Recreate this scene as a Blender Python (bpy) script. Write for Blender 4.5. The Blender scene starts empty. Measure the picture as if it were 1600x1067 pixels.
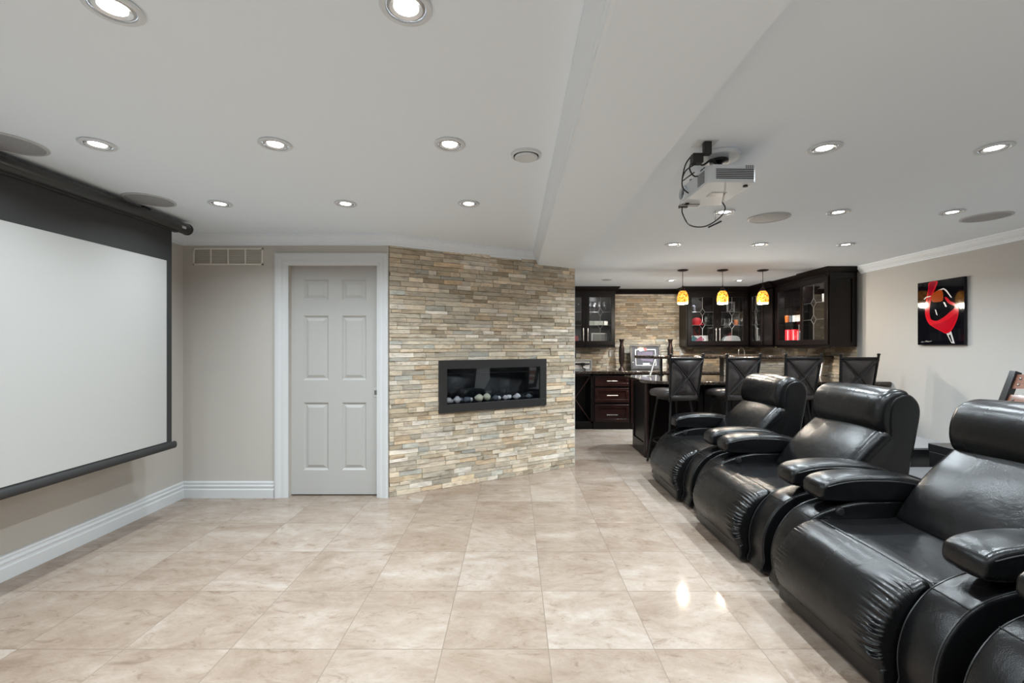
import bpy, math, random
from mathutils import Vector, Matrix
PI = math.pi
S = bpy.context.scene
COL = S.collection
# ------------------------------------------------------------------ camera, world, exposure
cam_d = bpy.data.cameras.new('camera'); cam = bpy.data.objects.new('camera', cam_d); COL.objects.link(cam)
cam.location = (0, 0, 1.32); cam.rotation_euler = (PI/2, 0, 0)
cam_d.sensor_width = 36; cam_d.lens = 15.75; cam_d.shift_x = -.0019; cam_d.shift_y = .0041
cam_d.clip_start = .05; S.camera = cam
w = bpy.data.worlds.new('world'); S.world = w; w.use_nodes = True
w.node_tree.nodes['Background'].inputs[0].default_value = (.9, .95, 1, 1)
w.node_tree.nodes['Background'].inputs[1].default_value = .3
S.view_settings.view_transform = 'Standard'; S.view_settings.look = 'None'
S.view_settings.gamma = 1; S.view_settings.use_curve_mapping = False
S.view_settings.exposure = 0.66
POT_W = 5.9       # each recessed lamp
S.cycles.max_bounces = 10; S.cycles.diffuse_bounces = 6; S.cycles.glossy_bounces = 4
S.cycles.transparent_max_bounces = 16; S.cycles.use_denoising = True
S.cycles.sample_clamp_indirect = 8; S.cycles.caustics_reflective = False; S.cycles.caustics_refractive = False

# ------------------------------------------------------------------ materials
def mat(name, col, rough=.5, metal=0, coat=0, spec=.5, emis=None, es=0, bump=None, trans=0):
    m = bpy.data.materials.new(name); m.use_nodes = True
    nt = m.node_tree; b = nt.nodes['Principled BSDF']
    b.inputs['Base Color'].default_value = (*col, 1); b.inputs['Roughness'].default_value = rough
    b.inputs['Metallic'].default_value = metal; b.inputs['Coat Weight'].default_value = coat
    b.inputs['Coat Roughness'].default_value = .08
    b.inputs['Specular IOR Level'].default_value = spec
    b.inputs['Transmission Weight'].default_value = trans
    if emis: b.inputs['Emission Color'].default_value = (*emis, 1); b.inputs['Emission Strength'].default_value = es
    if bump:
        sc, st, dist = bump
        tc = nt.nodes.new('ShaderNodeTexCoord'); n = nt.nodes.new('ShaderNodeTexNoise')
        n.inputs['Scale'].default_value = sc; n.inputs['Detail'].default_value = 5
        bp = nt.nodes.new('ShaderNodeBump'); bp.inputs['Strength'].default_value = st; bp.inputs['Distance'].default_value = dist
        nt.links.new(tc.outputs['Object'], n.inputs['Vector']); nt.links.new(n.outputs['Fac'], bp.inputs['Height'])
        nt.links.new(bp.outputs['Normal'], b.inputs['Normal'])
    return m
def N(nt, typ, **kw):
    n = nt.nodes.new(typ)
    for k, v in kw.items():
        if k in n.inputs: n.inputs[k].default_value = v
        else: setattr(n, k, v)
    return n
def ramp(nt, stops, interp='LINEAR'):
    r = nt.nodes.new('ShaderNodeValToRGB'); r.color_ramp.interpolation = interp
    e = r.color_ramp.elements
    while len(e) < len(stops): e.new(.5)
    for x, (p, c) in zip(e, stops): x.position = p; x.color = (*c, 1)
    return r
def mathn(nt, op, a=None, b=None):
    n = nt.nodes.new('ShaderNodeMath'); n.operation = op
    for i, v in enumerate((a, b)):
        if v is None: continue
        if isinstance(v, (int, float)): n.inputs[i].default_value = v
        else: nt.links.new(v, n.inputs[i])
    return n.outputs[0]
def mix(nt, fac, a, b, bt='MIX'):
    n = nt.nodes.new('ShaderNodeMix'); n.data_type = 'RGBA'; n.blend_type = bt
    for sock, v in ((n.inputs[0], fac), (n.inputs[6], a), (n.inputs[7], b)):
        if isinstance(v, (int, float)): sock.default_value = v
        elif isinstance(v, tuple): sock.default_value = (*v, 1)
        else: nt.links.new(v, sock)
    return n.outputs[2]

def leather(name, col=(.004, .004, .0043), rough=.27, wr=.36):
    m = mat(name, col, rough, spec=.38); nt = m.node_tree; b = nt.nodes['Principled BSDF']
    tc = nt.nodes.new('ShaderNodeTexCoord')
    n1 = N(nt, 'ShaderNodeTexNoise', Scale=6.0, Detail=5.0, Roughness=.55, Distortion=.35)
    n2 = N(nt, 'ShaderNodeTexVoronoi', Scale=260.0)
    n3 = N(nt, 'ShaderNodeTexNoise', Scale=3.0, Detail=2.0)
    for n in (n1, n2, n3): nt.links.new(tc.outputs['Object'], n.inputs['Vector'])
    b1 = N(nt, 'ShaderNodeBump', Strength=wr, Distance=.012); b2 = N(nt, 'ShaderNodeBump', Strength=.25, Distance=.001)
    nt.links.new(n1.outputs['Fac'], b1.inputs['Height']); nt.links.new(n2.outputs['Distance'], b2.inputs['Height'])
    nt.links.new(b1.outputs['Normal'], b2.inputs['Normal']); nt.links.new(b2.outputs['Normal'], b.inputs['Normal'])
    r = mathn(nt, 'MULTIPLY_ADD', n3.outputs['Fac'], .18); r.node.inputs[2].default_value = rough - .09
    nt.links.new(r, b.inputs['Roughness'])
    return m
def stone(name):
    m = mat(name, (.5, .45, .38), .8); nt = m.node_tree; b = nt.nodes['Principled BSDF']
    at = nt.nodes.new('ShaderNodeAttribute'); at.attribute_name = 'stone'
    sp = nt.nodes.new('ShaderNodeSeparateColor'); nt.links.new(at.outputs['Color'], sp.inputs[0])
    r = ramp(nt, [(0, (.62, .54, .43)), (.14, (.68, .58, .45)), (.27, (.54, .49, .40)), (.4, (.72, .62, .48)), (.52, (.48, .40, .29)),
                  (.62, (.64, .57, .46)), (.76, (.62, .48, .33)), (.81, (.84, .77, .67)), (.91, (.53, .52, .46)), (.95, (.64, .53, .38))], 'CONSTANT')
    nt.links.new(sp.outputs[0], r.inputs[0])
    tc = nt.nodes.new('ShaderNodeTexCoord')
    mp = N(nt, 'ShaderNodeMapping'); mp.inputs['Scale'].default_value = (1, 1, 3.2)
    nt.links.new(tc.outputs['Object'], mp.inputs[0])
    off = nt.nodes.new('ShaderNodeVectorMath'); off.operation = 'SCALE'; off.inputs[3].default_value = 30
    nt.links.new(at.outputs['Color'], off.inputs[0])
    ad = nt.nodes.new('ShaderNodeVectorMath'); ad.operation = 'ADD'
    nt.links.new(mp.outputs[0], ad.inputs[0]); nt.links.new(off.outputs[0], ad.inputs[1])
    n = N(nt, 'ShaderNodeTexNoise', Scale=9.0, Detail=8.0, Roughness=.65, Distortion=.6); nt.links.new(ad.outputs[0], n.inputs['Vector'])
    n2 = N(nt, 'ShaderNodeTexNoise', Scale=26.0, Detail=6.0, Roughness=.7); nt.links.new(ad.outputs[0], n2.inputs['Vector'])
    r2 = ramp(nt, [(.3, (.5, .49, .47)), (.5, (1, 1, 1)), (.7, (1.3, 1.24, 1.15))]); nt.links.new(n.outputs['Fac'], r2.inputs[0])
    c = mix(nt, .8, r.outputs[0], r2.outputs[0], 'MULTIPLY')
    r3 = ramp(nt, [(.48, (0, 0, 0)), (.64, (1, 1, 1))]); nt.links.new(n2.outputs['Fac'], r3.inputs[0])
    f = mathn(nt, 'MULTIPLY', r3.outputs[0], mathn(nt, 'MULTIPLY', sp.outputs[1], .6))
    c = mix(nt, f, c, (.42, .24, .1))
    v = mathn(nt, 'MULTIPLY_ADD', sp.outputs[2], .42); v.node.inputs[2].default_value = .70
    cc = nt.nodes.new('ShaderNodeCombineColor')
    for i in range(3): nt.links.new(v, cc.inputs[i])
    c = mix(nt, 1., c, cc.outputs[0], 'MULTIPLY')
    nt.links.new(c, b.inputs['Base Color'])
    bp = N(nt, 'ShaderNodeBump', Strength=.7, Distance=.006)
    s = mathn(nt, 'ADD', n.outputs['Fac'], mathn(nt, 'MULTIPLY', n2.outputs['Fac'], .5)); nt.links.new(s, bp.inputs['Height'])
    nt.links.new(bp.outputs['Normal'], b.inputs['Normal'])
    return m
def tile_floor():
    T = .4615; X0 = .150; Y0 = 1.949
    m = mat('travertine tile', (.6, .5, .42), .55, coat=.55); nt = m.node_tree; b = nt.nodes['Principled BSDF']
    g = nt.nodes.new('ShaderNodeNewGeometry'); sp = nt.nodes.new('ShaderNodeSeparateXYZ'); nt.links.new(g.outputs['Position'], sp.inputs[0])
    u = mathn(nt, 'DIVIDE', mathn(nt, 'SUBTRACT', sp.outputs[0], X0), T)
    v = mathn(nt, 'DIVIDE', mathn(nt, 'SUBTRACT', sp.outputs[1], Y0), T)
    iu, iv = mathn(nt, 'FLOOR', u), mathn(nt, 'FLOOR', v)
    cb = nt.nodes.new('ShaderNodeCombineXYZ'); nt.links.new(iu, cb.inputs[0]); nt.links.new(iv, cb.inputs[1])
    wn = nt.nodes.new('ShaderNodeTexWhiteNoise'); wn.noise_dimensions = '3D'; nt.links.new(cb.outputs[0], wn.inputs['Vector'])
    def edge(t):
        f = mathn(nt, 'FRACT', t); return mathn(nt, 'MINIMUM', f, mathn(nt, 'SUBTRACT', 1., f))
    d = mathn(nt, 'MINIMUM', edge(u), edge(v))
    gr = mathn(nt, 'LESS_THAN', d, .0042)
    off = nt.nodes.new('ShaderNodeVectorMath'); off.operation = 'SCALE'; off.inputs[3].default_value = 23
    nt.links.new(wn.outputs['Color'], off.inputs[0])
    ad = nt.nodes.new('ShaderNodeVectorMath'); ad.operation = 'ADD'; nt.links.new(g.outputs['Position'], ad.inputs[0]); nt.links.new(off.outputs[0], ad.inputs[1])
    n1 = N(nt, 'ShaderNodeTexNoise', Scale=2.4, Detail=12.0, Roughness=.76, Distortion=.45)
    n2 = N(nt, 'ShaderNodeTexNoise', Scale=11.0, Detail=12.0, Roughness=.8, Distortion=.9)
    n3 = N(nt, 'ShaderNodeTexNoise', Scale=40.0, Detail=6.0, Roughness=.7)
    mpf = nt.nodes.new('ShaderNodeMapping'); mpf.inputs['Scale'].default_value = (.62, 1.25, 1); mpf.inputs['Rotation'].default_value = (0, 0, .25); nt.links.new(ad.outputs[0], mpf.inputs[0])
    for n in (n1, n2, n3): nt.links.new(mpf.outputs[0], n.inputs['Vector'])
    r1 = ramp(nt, [(.35, (.245, .185, .143)), (.45, (.305, .243, .196)), (.54, (.350, .291, .243)), (.66, (.42, .371, .327))])
    nt.links.new(n1.outputs['Fac'], r1.inputs[0])
    r2 = ramp(nt, [(.36, (.62, .55, .49)), (.45, (.93, .91, .89)), (.58, (1, 1, 1)), (.68, (1.16, 1.16, 1.15))]); nt.links.new(n2.outputs['Fac'], r2.inputs[0])
    c = mix(nt, .9, r1.outputs[0], r2.outputs[0], 'MULTIPLY')
    r3 = ramp(nt, [(.30, (.4, .34, .3)), (.37, (1, 1, 1))]); nt.links.new(n3.outputs['Fac'], r3.inputs[0])
    c = mix(nt, .5, c, r3.outputs[0], 'MULTIPLY')
    r4 = ramp(nt, [(0, (.88, .83, .78)), (.5, (.98, .96, .94)), (1, (1.07, 1.07, 1.07))]); nt.links.new(wn.outputs['Value'], r4.inputs[0])
    c = mix(nt, 1., c, r4.outputs[0], 'MULTIPLY')
    c = mix(nt, gr, c, (.20, .155, .12))
    nt.links.new(c, b.inputs['Base Color'])
    ro = mathn(nt, 'MULTIPLY_ADD', n2.outputs['Fac'], .25); ro.node.inputs[2].default_value = .16
    b.inputs['Coat Roughness'].default_value = .07; b.inputs['Specular IOR Level'].default_value = .25
    bp = N(nt, 'ShaderNodeBump', Strength=.4, Distance=.0015); nt.links.new(mathn(nt, 'SUBTRACT', 1., gr), bp.inputs['Height'])
    nt.links.new(bp.outputs['Normal'], b.inputs['Normal'])
    return m
def wood(name, c1, c2, rough=.28, coat=.3, axis=2):
    m = mat(name, c1, rough, coat=coat, spec=.28); nt = m.node_tree; b = nt.nodes['Principled BSDF']
    tc = nt.nodes.new('ShaderNodeTexCoord'); mp = nt.nodes.new('ShaderNodeMapping')
    sc = [14, 14, 14]; sc[axis] = 1.2; mp.inputs['Scale'].default_value = sc
    nt.links.new(tc.outputs['Object'], mp.inputs[0])
    n = N(nt, 'ShaderNodeTexNoise', Scale=3.0, Detail=8.0, Roughness=.6, Distortion=1.0); nt.links.new(mp.outputs[0], n.inputs['Vector'])
    r = ramp(nt, [(.35, c1), (.68, c2)]); nt.links.new(n.outputs['Fac'], r.inputs[0]); nt.links.new(r.outputs[0], b.inputs['Base Color'])
    return m
def granite():
    m = mat('dark granite', (.02, .02, .02), .08, coat=.5); nt = m.node_tree; b = nt.nodes['Principled BSDF']
    tc = nt.nodes.new('ShaderNodeTexCoord'); n = N(nt, 'ShaderNodeTexNoise', Scale=45.0, Detail=8.0, Roughness=.8); nt.links.new(tc.outputs['Object'], n.inputs['Vector'])
    r = ramp(nt, [(.42, (.008, .007, .007)), (.55, (.045, .03, .022)), (.66, (.22, .17, .12))]); nt.links.new(n.outputs['Fac'], r.inputs[0]); nt.links.new(r.outputs[0], b.inputs['Base Color'])
    return m
def glass_thin(name, tint=(1, 1, 1), k=.09):
    m = bpy.data.materials.new(name); m.use_nodes = True; nt = m.node_tree; nt.nodes.clear()
    o = nt.nodes.new('ShaderNodeOutputMaterial'); mx = nt.nodes.new('ShaderNodeMixShader')
    t = nt.nodes.new('ShaderNodeBsdfTransparent'); t.inputs[0].default_value = (*tint, 1)
    g = nt.nodes.new('ShaderNodeBsdfGlossy'); g.inputs['Roughness'].default_value = .02
    f = nt.nodes.new('ShaderNodeFresnel'); ge = nt.nodes.new('ShaderNodeNewGeometry')
    i_ = mathn(nt, 'MULTIPLY_ADD', ge.outputs['Backfacing'], 1 / 1.5 - 1.5); i_.node.inputs[2].default_value = 1.5; nt.links.new(i_, f.inputs[0])
    a = mathn(nt, 'ADD', f.outputs[0], k * .4)
    nt.links.new(a, mx.inputs[0]); nt.links.new(t.outputs[0], mx.inputs[1]); nt.links.new(g.outputs[0], mx.inputs[2]); nt.links.new(mx.outputs[0], o.inputs[0])
    return m
def amber():
    m = mat('amber mosaic glass', (.9, .4, .05), .25); nt = m.node_tree; b = nt.nodes['Principled BSDF']
    tc = nt.nodes.new('ShaderNodeTexCoord'); v = N(nt, 'ShaderNodeTexVoronoi', Scale=70.0); n = N(nt, 'ShaderNodeTexNoise', Scale=35.0, Detail=3.0)
    nt.links.new(tc.outputs['Object'], v.inputs['Vector']); nt.links.new(tc.outputs['Object'], n.inputs['Vector'])
    sp = nt.nodes.new('ShaderNodeSeparateColor'); nt.links.new(v.outputs['Color'], sp.inputs[0])
    r = ramp(nt, [(0, (.95, .36, .03)), (.3, (1, .46, .05)), (.6, (1, .62, .16)), (.82, (.6, .12, .005)), (.93, (.2, .04, .0))], 'CONSTANT'); nt.links.new(sp.outputs[0], r.inputs[0])
    nt.links.new(r.outputs[0], b.inputs['Base Color']); nt.links.new(r.outputs[0], b.inputs['Emission Color']); b.inputs['Emission Strength'].default_value = .8
    return m
def vent_mesh(name, col):
    m = mat(name, col, .6); nt = m.node_tree; b = nt.nodes['Principled BSDF']
    tc = nt.nodes.new('ShaderNodeTexCoord'); v = N(nt, 'ShaderNodeTexVoronoi', Scale=300.0); nt.links.new(tc.outputs['Object'], v.inputs['Vector'])
    r = ramp(nt, [(.2, tuple(.6 * x for x in col)), (.45, col)]); nt.links.new(v.outputs['Distance'], r.inputs[0]); nt.links.new(r.outputs[0], b.inputs['Base Color'])
    return m

M = dict(
 ceil=mat('ceiling paint', (.83, .905, .985), .85, bump=(60, .05, .002)), wall=mat('cream wall paint', (.52, .49, .45), .75, bump=(90, .06, .002)),
 wallr=mat('pale greige wall paint', (.46, .452, .438), .75, bump=(90, .06, .002)),
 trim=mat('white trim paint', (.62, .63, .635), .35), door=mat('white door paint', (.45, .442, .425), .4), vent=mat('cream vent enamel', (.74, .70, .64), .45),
 crown=mat('white crown paint', (.80, .855, .92), .45),
 grout=mat('stone backing mortar', (.10, .085, .065), .95), stone=stone('ledger stone'), floor=tile_floor(),
 leather=leather('black leather'), leather2=leather('brown black leather', (.036, .030, .029), .30, .35), blackpl=mat('black plastic', (.012, .012, .012), .4),
 piping=mat('black piping', (.02, .02, .02), .3),
 esp=wood('espresso wood', (.0025, .0016, .0015), (.006, .0028, .0024), .32, .0), cherry=wood('dark cherry wood', (.010, .0032, .0027), (.026, .0075, .006), .3, .1, axis=0),
 granite=granite(), metal=mat('dark metal', (.018, .017, .017), .36, .6), steel=mat('brushed steel', (.62, .61, .59), .28, 1), lead=mat('lead came', (.5, .5, .5), .3, 1),
 pane=glass_thin('clear glass'), shelfg=glass_thin('green glass', (.75, .92, .85), .15), tumbler=glass_thin('glassware', (.9, .92, .93), .5), fglass=glass_thin('fireplace glass', (.93, .95, .97), .06),
 scr=mat('projection screen', (.42, .415, .40), .9), scrb=mat('screen black border', (.022, .022, .022), .7), tube=mat('black housing', (.035, .035, .034), .3, .2),
 lens=mat('lamp lens', (1, 1, 1), .5, emis=(1, .97, .92), es=14), ring=mat('white lamp ring', (.66, .70, .74), .35), ringd=mat('lamp reflector', (.5, .5, .5), .25, .6),
 spk=vent_mesh('speaker mesh', (.36, .37, .385)), spkr=mat('speaker rim', (.50, .52, .54), .5), black=mat('black enamel', (.010, .010, .011), .28), soot=mat('firebox steel', (.008, .010, .014), .12),
 fframe=mat('matt charcoal frame', (.022, .021, .021), .42), peb=mat('grey pebble', (.50, .47, .47), .7, bump=(30, .3, .004)), pebw=mat('white pebble', (.75, .72, .68), .7, bump=(30, .3, .004)),
 pebg=mat('greenish pebble', (.60, .58, .42), .7, bump=(30, .3, .004)), pebd=mat('dark pebble', (.09, .10, .12), .6, bump=(30, .3, .004)),
 proj=mat('light grey projector plastic', (.68, .73, .78), .4), dgrey=mat('dark grille', (.03, .03, .03), .6), lensg=mat('projector lens', (.02, .025, .035), .03, coat=1),
 white=mat('white ceramic', (.75, .74, .72), .3), red=mat('red card', (.80, .03, .04), .4), redf=mat('red felt', (.55, .02, .035), .7), silver=mat('silver frame', (.6, .6, .6), .3, .8),
 paper=mat('white paper', (.7, .68, .66), .7), teal=mat('teal card', (.03, .12, .14), .5), plum=mat('plum card', (.22, .02, .06), .5), orange=mat('orange glass', (.6, .13, .02), .2),
 brown=wood('brown slat wood', (.13, .050, .028), (.20, .085, .05), .4, .1, 1), amber=amber(), glow=mat('lit glass rim', (1, .9, .7), .4, emis=(1, .82, .5), es=5), bronze=mat('bronze', (.05, .03, .025), .4, .7),
 canvas=mat('black canvas paint', (.004, .004, .006), .04, spec=.35), pred=mat('red paint', (.62, .008, .02), .06), pred2=mat('dark red paint', (.30, .004, .02), .06), pwhite=mat('pale grey paint', (.5, .48, .48), .3), pdark=mat('black paint', (.006, .006, .008), .15),
 mat_=mat('picture mount', (.045, .045, .055), .5), jersey=mat('purple print', (.11, .085, .13), .5), puck=mat('puck lamp lens', (.9, .95, 1), .4, emis=(.8, .9, 1), es=3), outlet=mat('cream outlet plastic', (.62, .6, .54), .4), greytop=mat('wall reflection grey', (.13, .13, .135), .3),  # greytop: grey wall reflection put into the colour of black furniture tops
)

# ------------------------------------------------------------------ mesh helpers
class MB:
    def __init__(s): s.v = []; s.f = []; s.attr = None
    def add(s, vs, fs, T=None):
        o = len(s.v)
        s.v += [tuple(T @ Vector(p)) if T else tuple(p) for p in vs]
        s.f += [tuple(i + o for i in f) for f in fs]; return s
    def box(s, x0, x1, y0, y1, z0, z1, T=None):
        vs = [(x, y, z) for z in (z0, z1) for y in (y0, y1) for x in (x0, x1)]
        return s.add(vs, [(0, 2, 3, 1), (4, 5, 7, 6), (0, 1, 5, 4), (2, 6, 7, 3), (0, 4, 6, 2), (1, 3, 7, 5)], T)
    def tube(s, pts, r, n=10, cap=True, closed=False):
        pts = [Vector(p) for p in pts]; rs = r if isinstance(r, (list, tuple)) else [r] * len(pts)
        o = len(s.v); prev = None; m = len(pts)
        for i, p in enumerate(pts):
            if closed: t = (pts[(i + 1) % m] - pts[i - 1])
            else: t = pts[min(i + 1, m - 1)] - pts[max(i - 1, 0)]
            t.normalize()
            if prev is None: a = t.orthogonal().normalized()
            else: a = (prev - t * prev.dot(t)).normalized()
            prev = a; b = t.cross(a)
            for k in range(n):
                q = 2 * PI * k / n; s.v.append(tuple(p + (a * math.cos(q) + b * math.sin(q)) * rs[i]))
        for i in range(m if closed else m - 1):
            for k in range(n):
                a, b = o + i * n, o + ((i + 1) % m) * n
                s.f.append((a + k, a + (k + 1) % n, b + (k + 1) % n, b + k))
        if cap and not closed:
            s.f.append(tuple(o + k for k in range(n))[::-1]); s.f.append(tuple(o + (m - 1) * n + k for k in range(n)))
        return s
    def lathe(s, prof, c=(0, 0, 0), n=28, T=None, cap=True):
        o = len(s.v); T = T or Matrix()
        for r, z in prof:
            for k in range(n):
                q = 2 * PI * k / n; s.v.append(tuple(T @ Vector((c[0] + r * math.cos(q), c[1] + r * math.sin(q), c[2] + z))))
        for i in range(len(prof) - 1):
            for k in range(n):
                a, b = o + i * n, o + (i + 1) * n
                s.f.append((a + k, a + (k + 1) % n, b + (k + 1) % n, b + k))
        if cap:
            if prof[0][0] > 1e-4: s.f.append(tuple(o + k for k in range(n))[::-1])
            if prof[-1][0] > 1e-4: s.f.append(tuple(o + (len(prof) - 1) * n + k for k in range(n)))
        return s
    def prism(s, poly, z0, z1, T=None):
        n = len(poly); vs = [(x, y, z0) for x, y in poly] + [(x, y, z1) for x, y in poly]
        return s.add(vs, [tuple(range(n))[::-1], tuple(range(n, 2 * n))] + [(i, (i + 1) % n, n + (i + 1) % n, n + i) for i in range(n)], T)
    def grid(s, fn, nu, nv, flip=False):
        o = len(s.v)
        for j in range(nv + 1):
            for i in range(nu + 1): s.v.append(tuple(fn(i / nu, j / nv)))
        for j in range(nv):
            for i in range(nu):
                a = o + j * (nu + 1) + i; q = (a, a + 1, a + nu + 2, a + nu + 1); s.f.append(q[::-1] if flip else q)
        return s
    def puff(s, prof, y0, y1, r, crown=0, ny=8, nr=6, disp=None):
        """closed XZ profile extruded along Y with rounded ends"""
        n = len(prof); nor = []
        area = sum(prof[i][0] * prof[(i + 1) % n][1] - prof[(i + 1) % n][0] * prof[i][1] for i in range(n))
        sg = 1 if area > 0 else -1
        for i in range(n):
            dx = prof[(i + 1) % n][0] - prof[i - 1][0]; dz = prof[(i + 1) % n][1] - prof[i - 1][1]
            l = math.hypot(dx, dz) or 1; nor.append((sg * dz / l, -sg * dx / l))
        st = [(y0 + r * (1 - math.sin(PI / 2 * k / nr)), r * (1 - math.cos(PI / 2 * k / nr))) for k in range(nr + 1)]
        st = [(y0 + r * (1 - math.cos(PI / 2 * k / nr)), r * (1 - math.sin(PI / 2 * k / nr))) for k in range(nr + 1)]
        mid = [(y0 + r + (y1 - y0 - 2 * r) * k / ny, 0) for k in range(1, ny)]
        st = st + mid + [(y0 + y1 - y, d) for y, d in st[::-1]]
        o = len(s.v)
        for y, ins in st:
            t = (y - y0) / (y1 - y0); cr = crown * (1 - (2 * t - 1) ** 2)
            for i, (x, z) in enumerate(prof):
                d = -ins + cr + (disp(i / n, x, z, y) if disp else 0)
                s.v.append((x + nor[i][0] * d, y, z + nor[i][1] * d))
        m = len(st)
        for j in range(m - 1):
            for i in range(n):
                a, b = o + j * n, o + (j + 1) * n; q = (a + i, a + (i + 1) % n, b + (i + 1) % n, b + i)
                s.f.append(q if sg < 0 else q[::-1])
        s.f.append(tuple(o + i for i in range(n))[::sg * 1]); s.f.append(tuple(o + (m - 1) * n + i for i in range(n))[::-sg])
        return s
    def build(s, name, m, parent=None, smooth=True, bevel=0, seg=2, angle=40):
        me = bpy.data.meshes.new(name); me.from_pydata(s.v, [], s.f); me.update()
        if isinstance(m, str): m = M[m]
        me.materials.append(m)
        if smooth:
            me.shade_smooth(); me.set_sharp_from_angle(angle=math.radians(angle))
        o = bpy.data.objects.new(name, me); COL.objects.link(o)
        if parent: o.parent = parent
        if bevel:
            b = o.modifiers.new('bevel', 'BEVEL'); b.width = bevel; b.segments = seg; b.limit_method = 'ANGLE'; b.harden_normals = True
        return o
def cr(ctrl, k=6, closed=True):
    n = len(ctrl); out = []
    for i in range(n if closed else n - 1):
        p = [ctrl[(i + j) % n] if closed else ctrl[max(0, min(n - 1, i + j))] for j in (-1, 0, 1, 2)]
        for q in range(k):
            t = q / k
            out.append(tuple(.5 * (2 * p[1][d] + (p[2][d] - p[0][d]) * t + (2 * p[0][d] - 5 * p[1][d] + 4 * p[2][d] - p[3][d]) * t * t + (3 * p[1][d] - p[0][d] - 3 * p[2][d] + p[3][d]) * t ** 3) for d in range(len(ctrl[0]))))
    if not closed: out.append(tuple(ctrl[-1]))
    return out
def empty(name, loc, label, cat, group=None, rz=0):
    o = bpy.data.objects.new(name, None); COL.objects.link(o); o.location = loc; o.rotation_euler = (0, 0, rz)
    o.empty_display_size = .1
    return tag(o, label, cat, group)
def tag(o, label, cat, group=None, kind=None):
    o['label'] = label; o['category'] = cat
    if group: o['group'] = group
    if kind: o['kind'] = kind
    return o
def struct(o): o['kind'] = 'structure'; return o
def copy_tree(o, parent=None):
    c = o.copy(); COL.objects.link(c); c.parent = parent
    for ch in list(o.children): copy_tree(ch, c)
    return c
def dup(o, loc, label, rz=None):
    c = copy_tree(o); c.location = loc; c['label'] = label
    if rz is not None: c.rotation_euler = (0, 0, rz)
    return c
ORD = ['first', 'second', 'third', 'fourth', 'fifth', 'sixth', 'seventh', 'eighth', 'ninth', 'tenth', 'eleventh', 'twelfth', 'thirteenth', 'fourteenth', 'fifteenth']

# ------------------------------------------------------------------ room shell
CZ = 2.28; XL = -2.88; XR = 4.2; YR = -2.6; YD = 3.9; YB = 7.65; XP = .66
A = Vector((-1.092, 3.915)); Bp = Vector((.66, 4.915)); WL = (Bp - A).length; WA = math.atan2(Bp.y - A.y, Bp.x - A.x)
def sbox(name, m, *a): return struct(MB().box(*a).build(name, m, smooth=False))
sbox('floor', 'floor', XL - .1, XR + .1, YR - .1, YB + .1, -.1, 0)
sbox('ceiling', 'ceil', XL - .1, XR + .1, YR - .1, YB + .1, CZ, CZ + .1)
sbox('wall_left', 'wall', XL - .1, XL, YR - .1, YD + .2, 0, CZ)
sbox('wall_right', 'wallr', XR, XR + .1, YR - .1, YB + .1, 0, CZ)
sbox('wall_rear', 'wallr', XL, XR, YR - .1, YR, 0, CZ)
sbox('wall_passage', 'wallr', XP - .1, XP - .004, 5.05, YB, 0, CZ)
DX0, DX1, DZ = -1.961, -1.192, 2.016
mb = MB().box(XL, DX0, YD, YD + .14, 0, CZ).box(DX1, A.x, YD, YD + .14, 0, CZ).box(DX0, DX1, YD, YD + .14, DZ, CZ)
struct(mb.build('wall_back', 'wall', smooth=False))
# beam
beam = MB().prism([(.25, YR), (.675, YR), (.675, 4.93), (.25, 4.69)], 2.163, CZ).build('ceiling_beam', 'ceil', smooth=False); struct(beam)
def sweep(name, prof, path, z, m, side=1, kind=True, parent=None):
    """prof: list of (out, dz); path: 2D polyline; side=+1 -> out is to the left of travel"""
    pts = [Vector(p) for p in path]; mb = MB(); n = len(prof)
    for i, p in enumerate(pts):
        d0 = (pts[i] - pts[i - 1]).normalized() if i else None; d1 = (pts[i + 1] - pts[i]).normalized() if i < len(pts) - 1 else None
        d0 = d0 or d1; d1 = d1 or d0
        n0, n1 = Vector((-d0.y, d0.x)) * side, Vector((-d1.y, d1.x)) * side
        nn = (n0 + n1).normalized(); nn /= max(.3, nn.dot(n0))
        for o, dz in prof: mb.v.append((p.x + nn.x * o, p.y + nn.y * o, z + dz))
    for i in range(len(pts) - 1):
        for k in range(n):
            mb.f.append((i * n + k, i * n + (k + 1) % n, (i + 1) * n + (k + 1) % n, (i + 1) * n + k))
    mb.f.append(tuple(range(n))); mb.f.append(tuple((len(pts) - 1) * n + k for k in range(n))[::-1])
    o = mb.build(name, m, parent, angle=25)
    if kind: struct(o)
    return o
CROWN = [(0, 0), (.062, 0), (.062, -.012), (.055, -.018), (.05, -.03), (.036, -.048), (.024, -.058), (.02, -.064), (.02, -.07), (.012, -.076), (.012, -.086), (0, -.09)]
BASE = [(0, 0), (.024, 0), (.024, .072), (.016, .078), (.016, .092), (.020, .096), (.020, .104), (.012, .112), (.012, .122), (.015, .126), (.012, .136), (.004, .142), (0, .142)]
crA = A + (Bp - A) * (1.345 / 1.752) * 1.0
nrm = Vector((math.sin(WA), -math.cos(WA)))
sweep('trim_1', CROWN, [(XL, YR), (XL, YD), (A.x, YD), tuple(crA + nrm * .0)], CZ, 'crown', -1)
sweep('trim_2', [(o * .85, max(dz * 1.28, -.116)) for o, dz in CROWN], [(.25, YR), (.25, 4.67)], CZ, 'crown', 1)
sweep('trim_3', CROWN, [(XR, YR), (XR, 5.42)], CZ, 'crown', 1)
sweep('baseboard_left', BASE, [(XL, YR), (XL, YD), (DX0 - .12, YD)], 0, 'trim', -1)
sweep('baseboard_right', BASE, [(XR, YR), (XR, 5.0)], 0, 'trim', 1)
# end trim strip of the stone wall
sbox('trim_4', 'trim', XP - .004, XP + .012, 4.93, 5.06, 0, 2.27)
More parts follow.
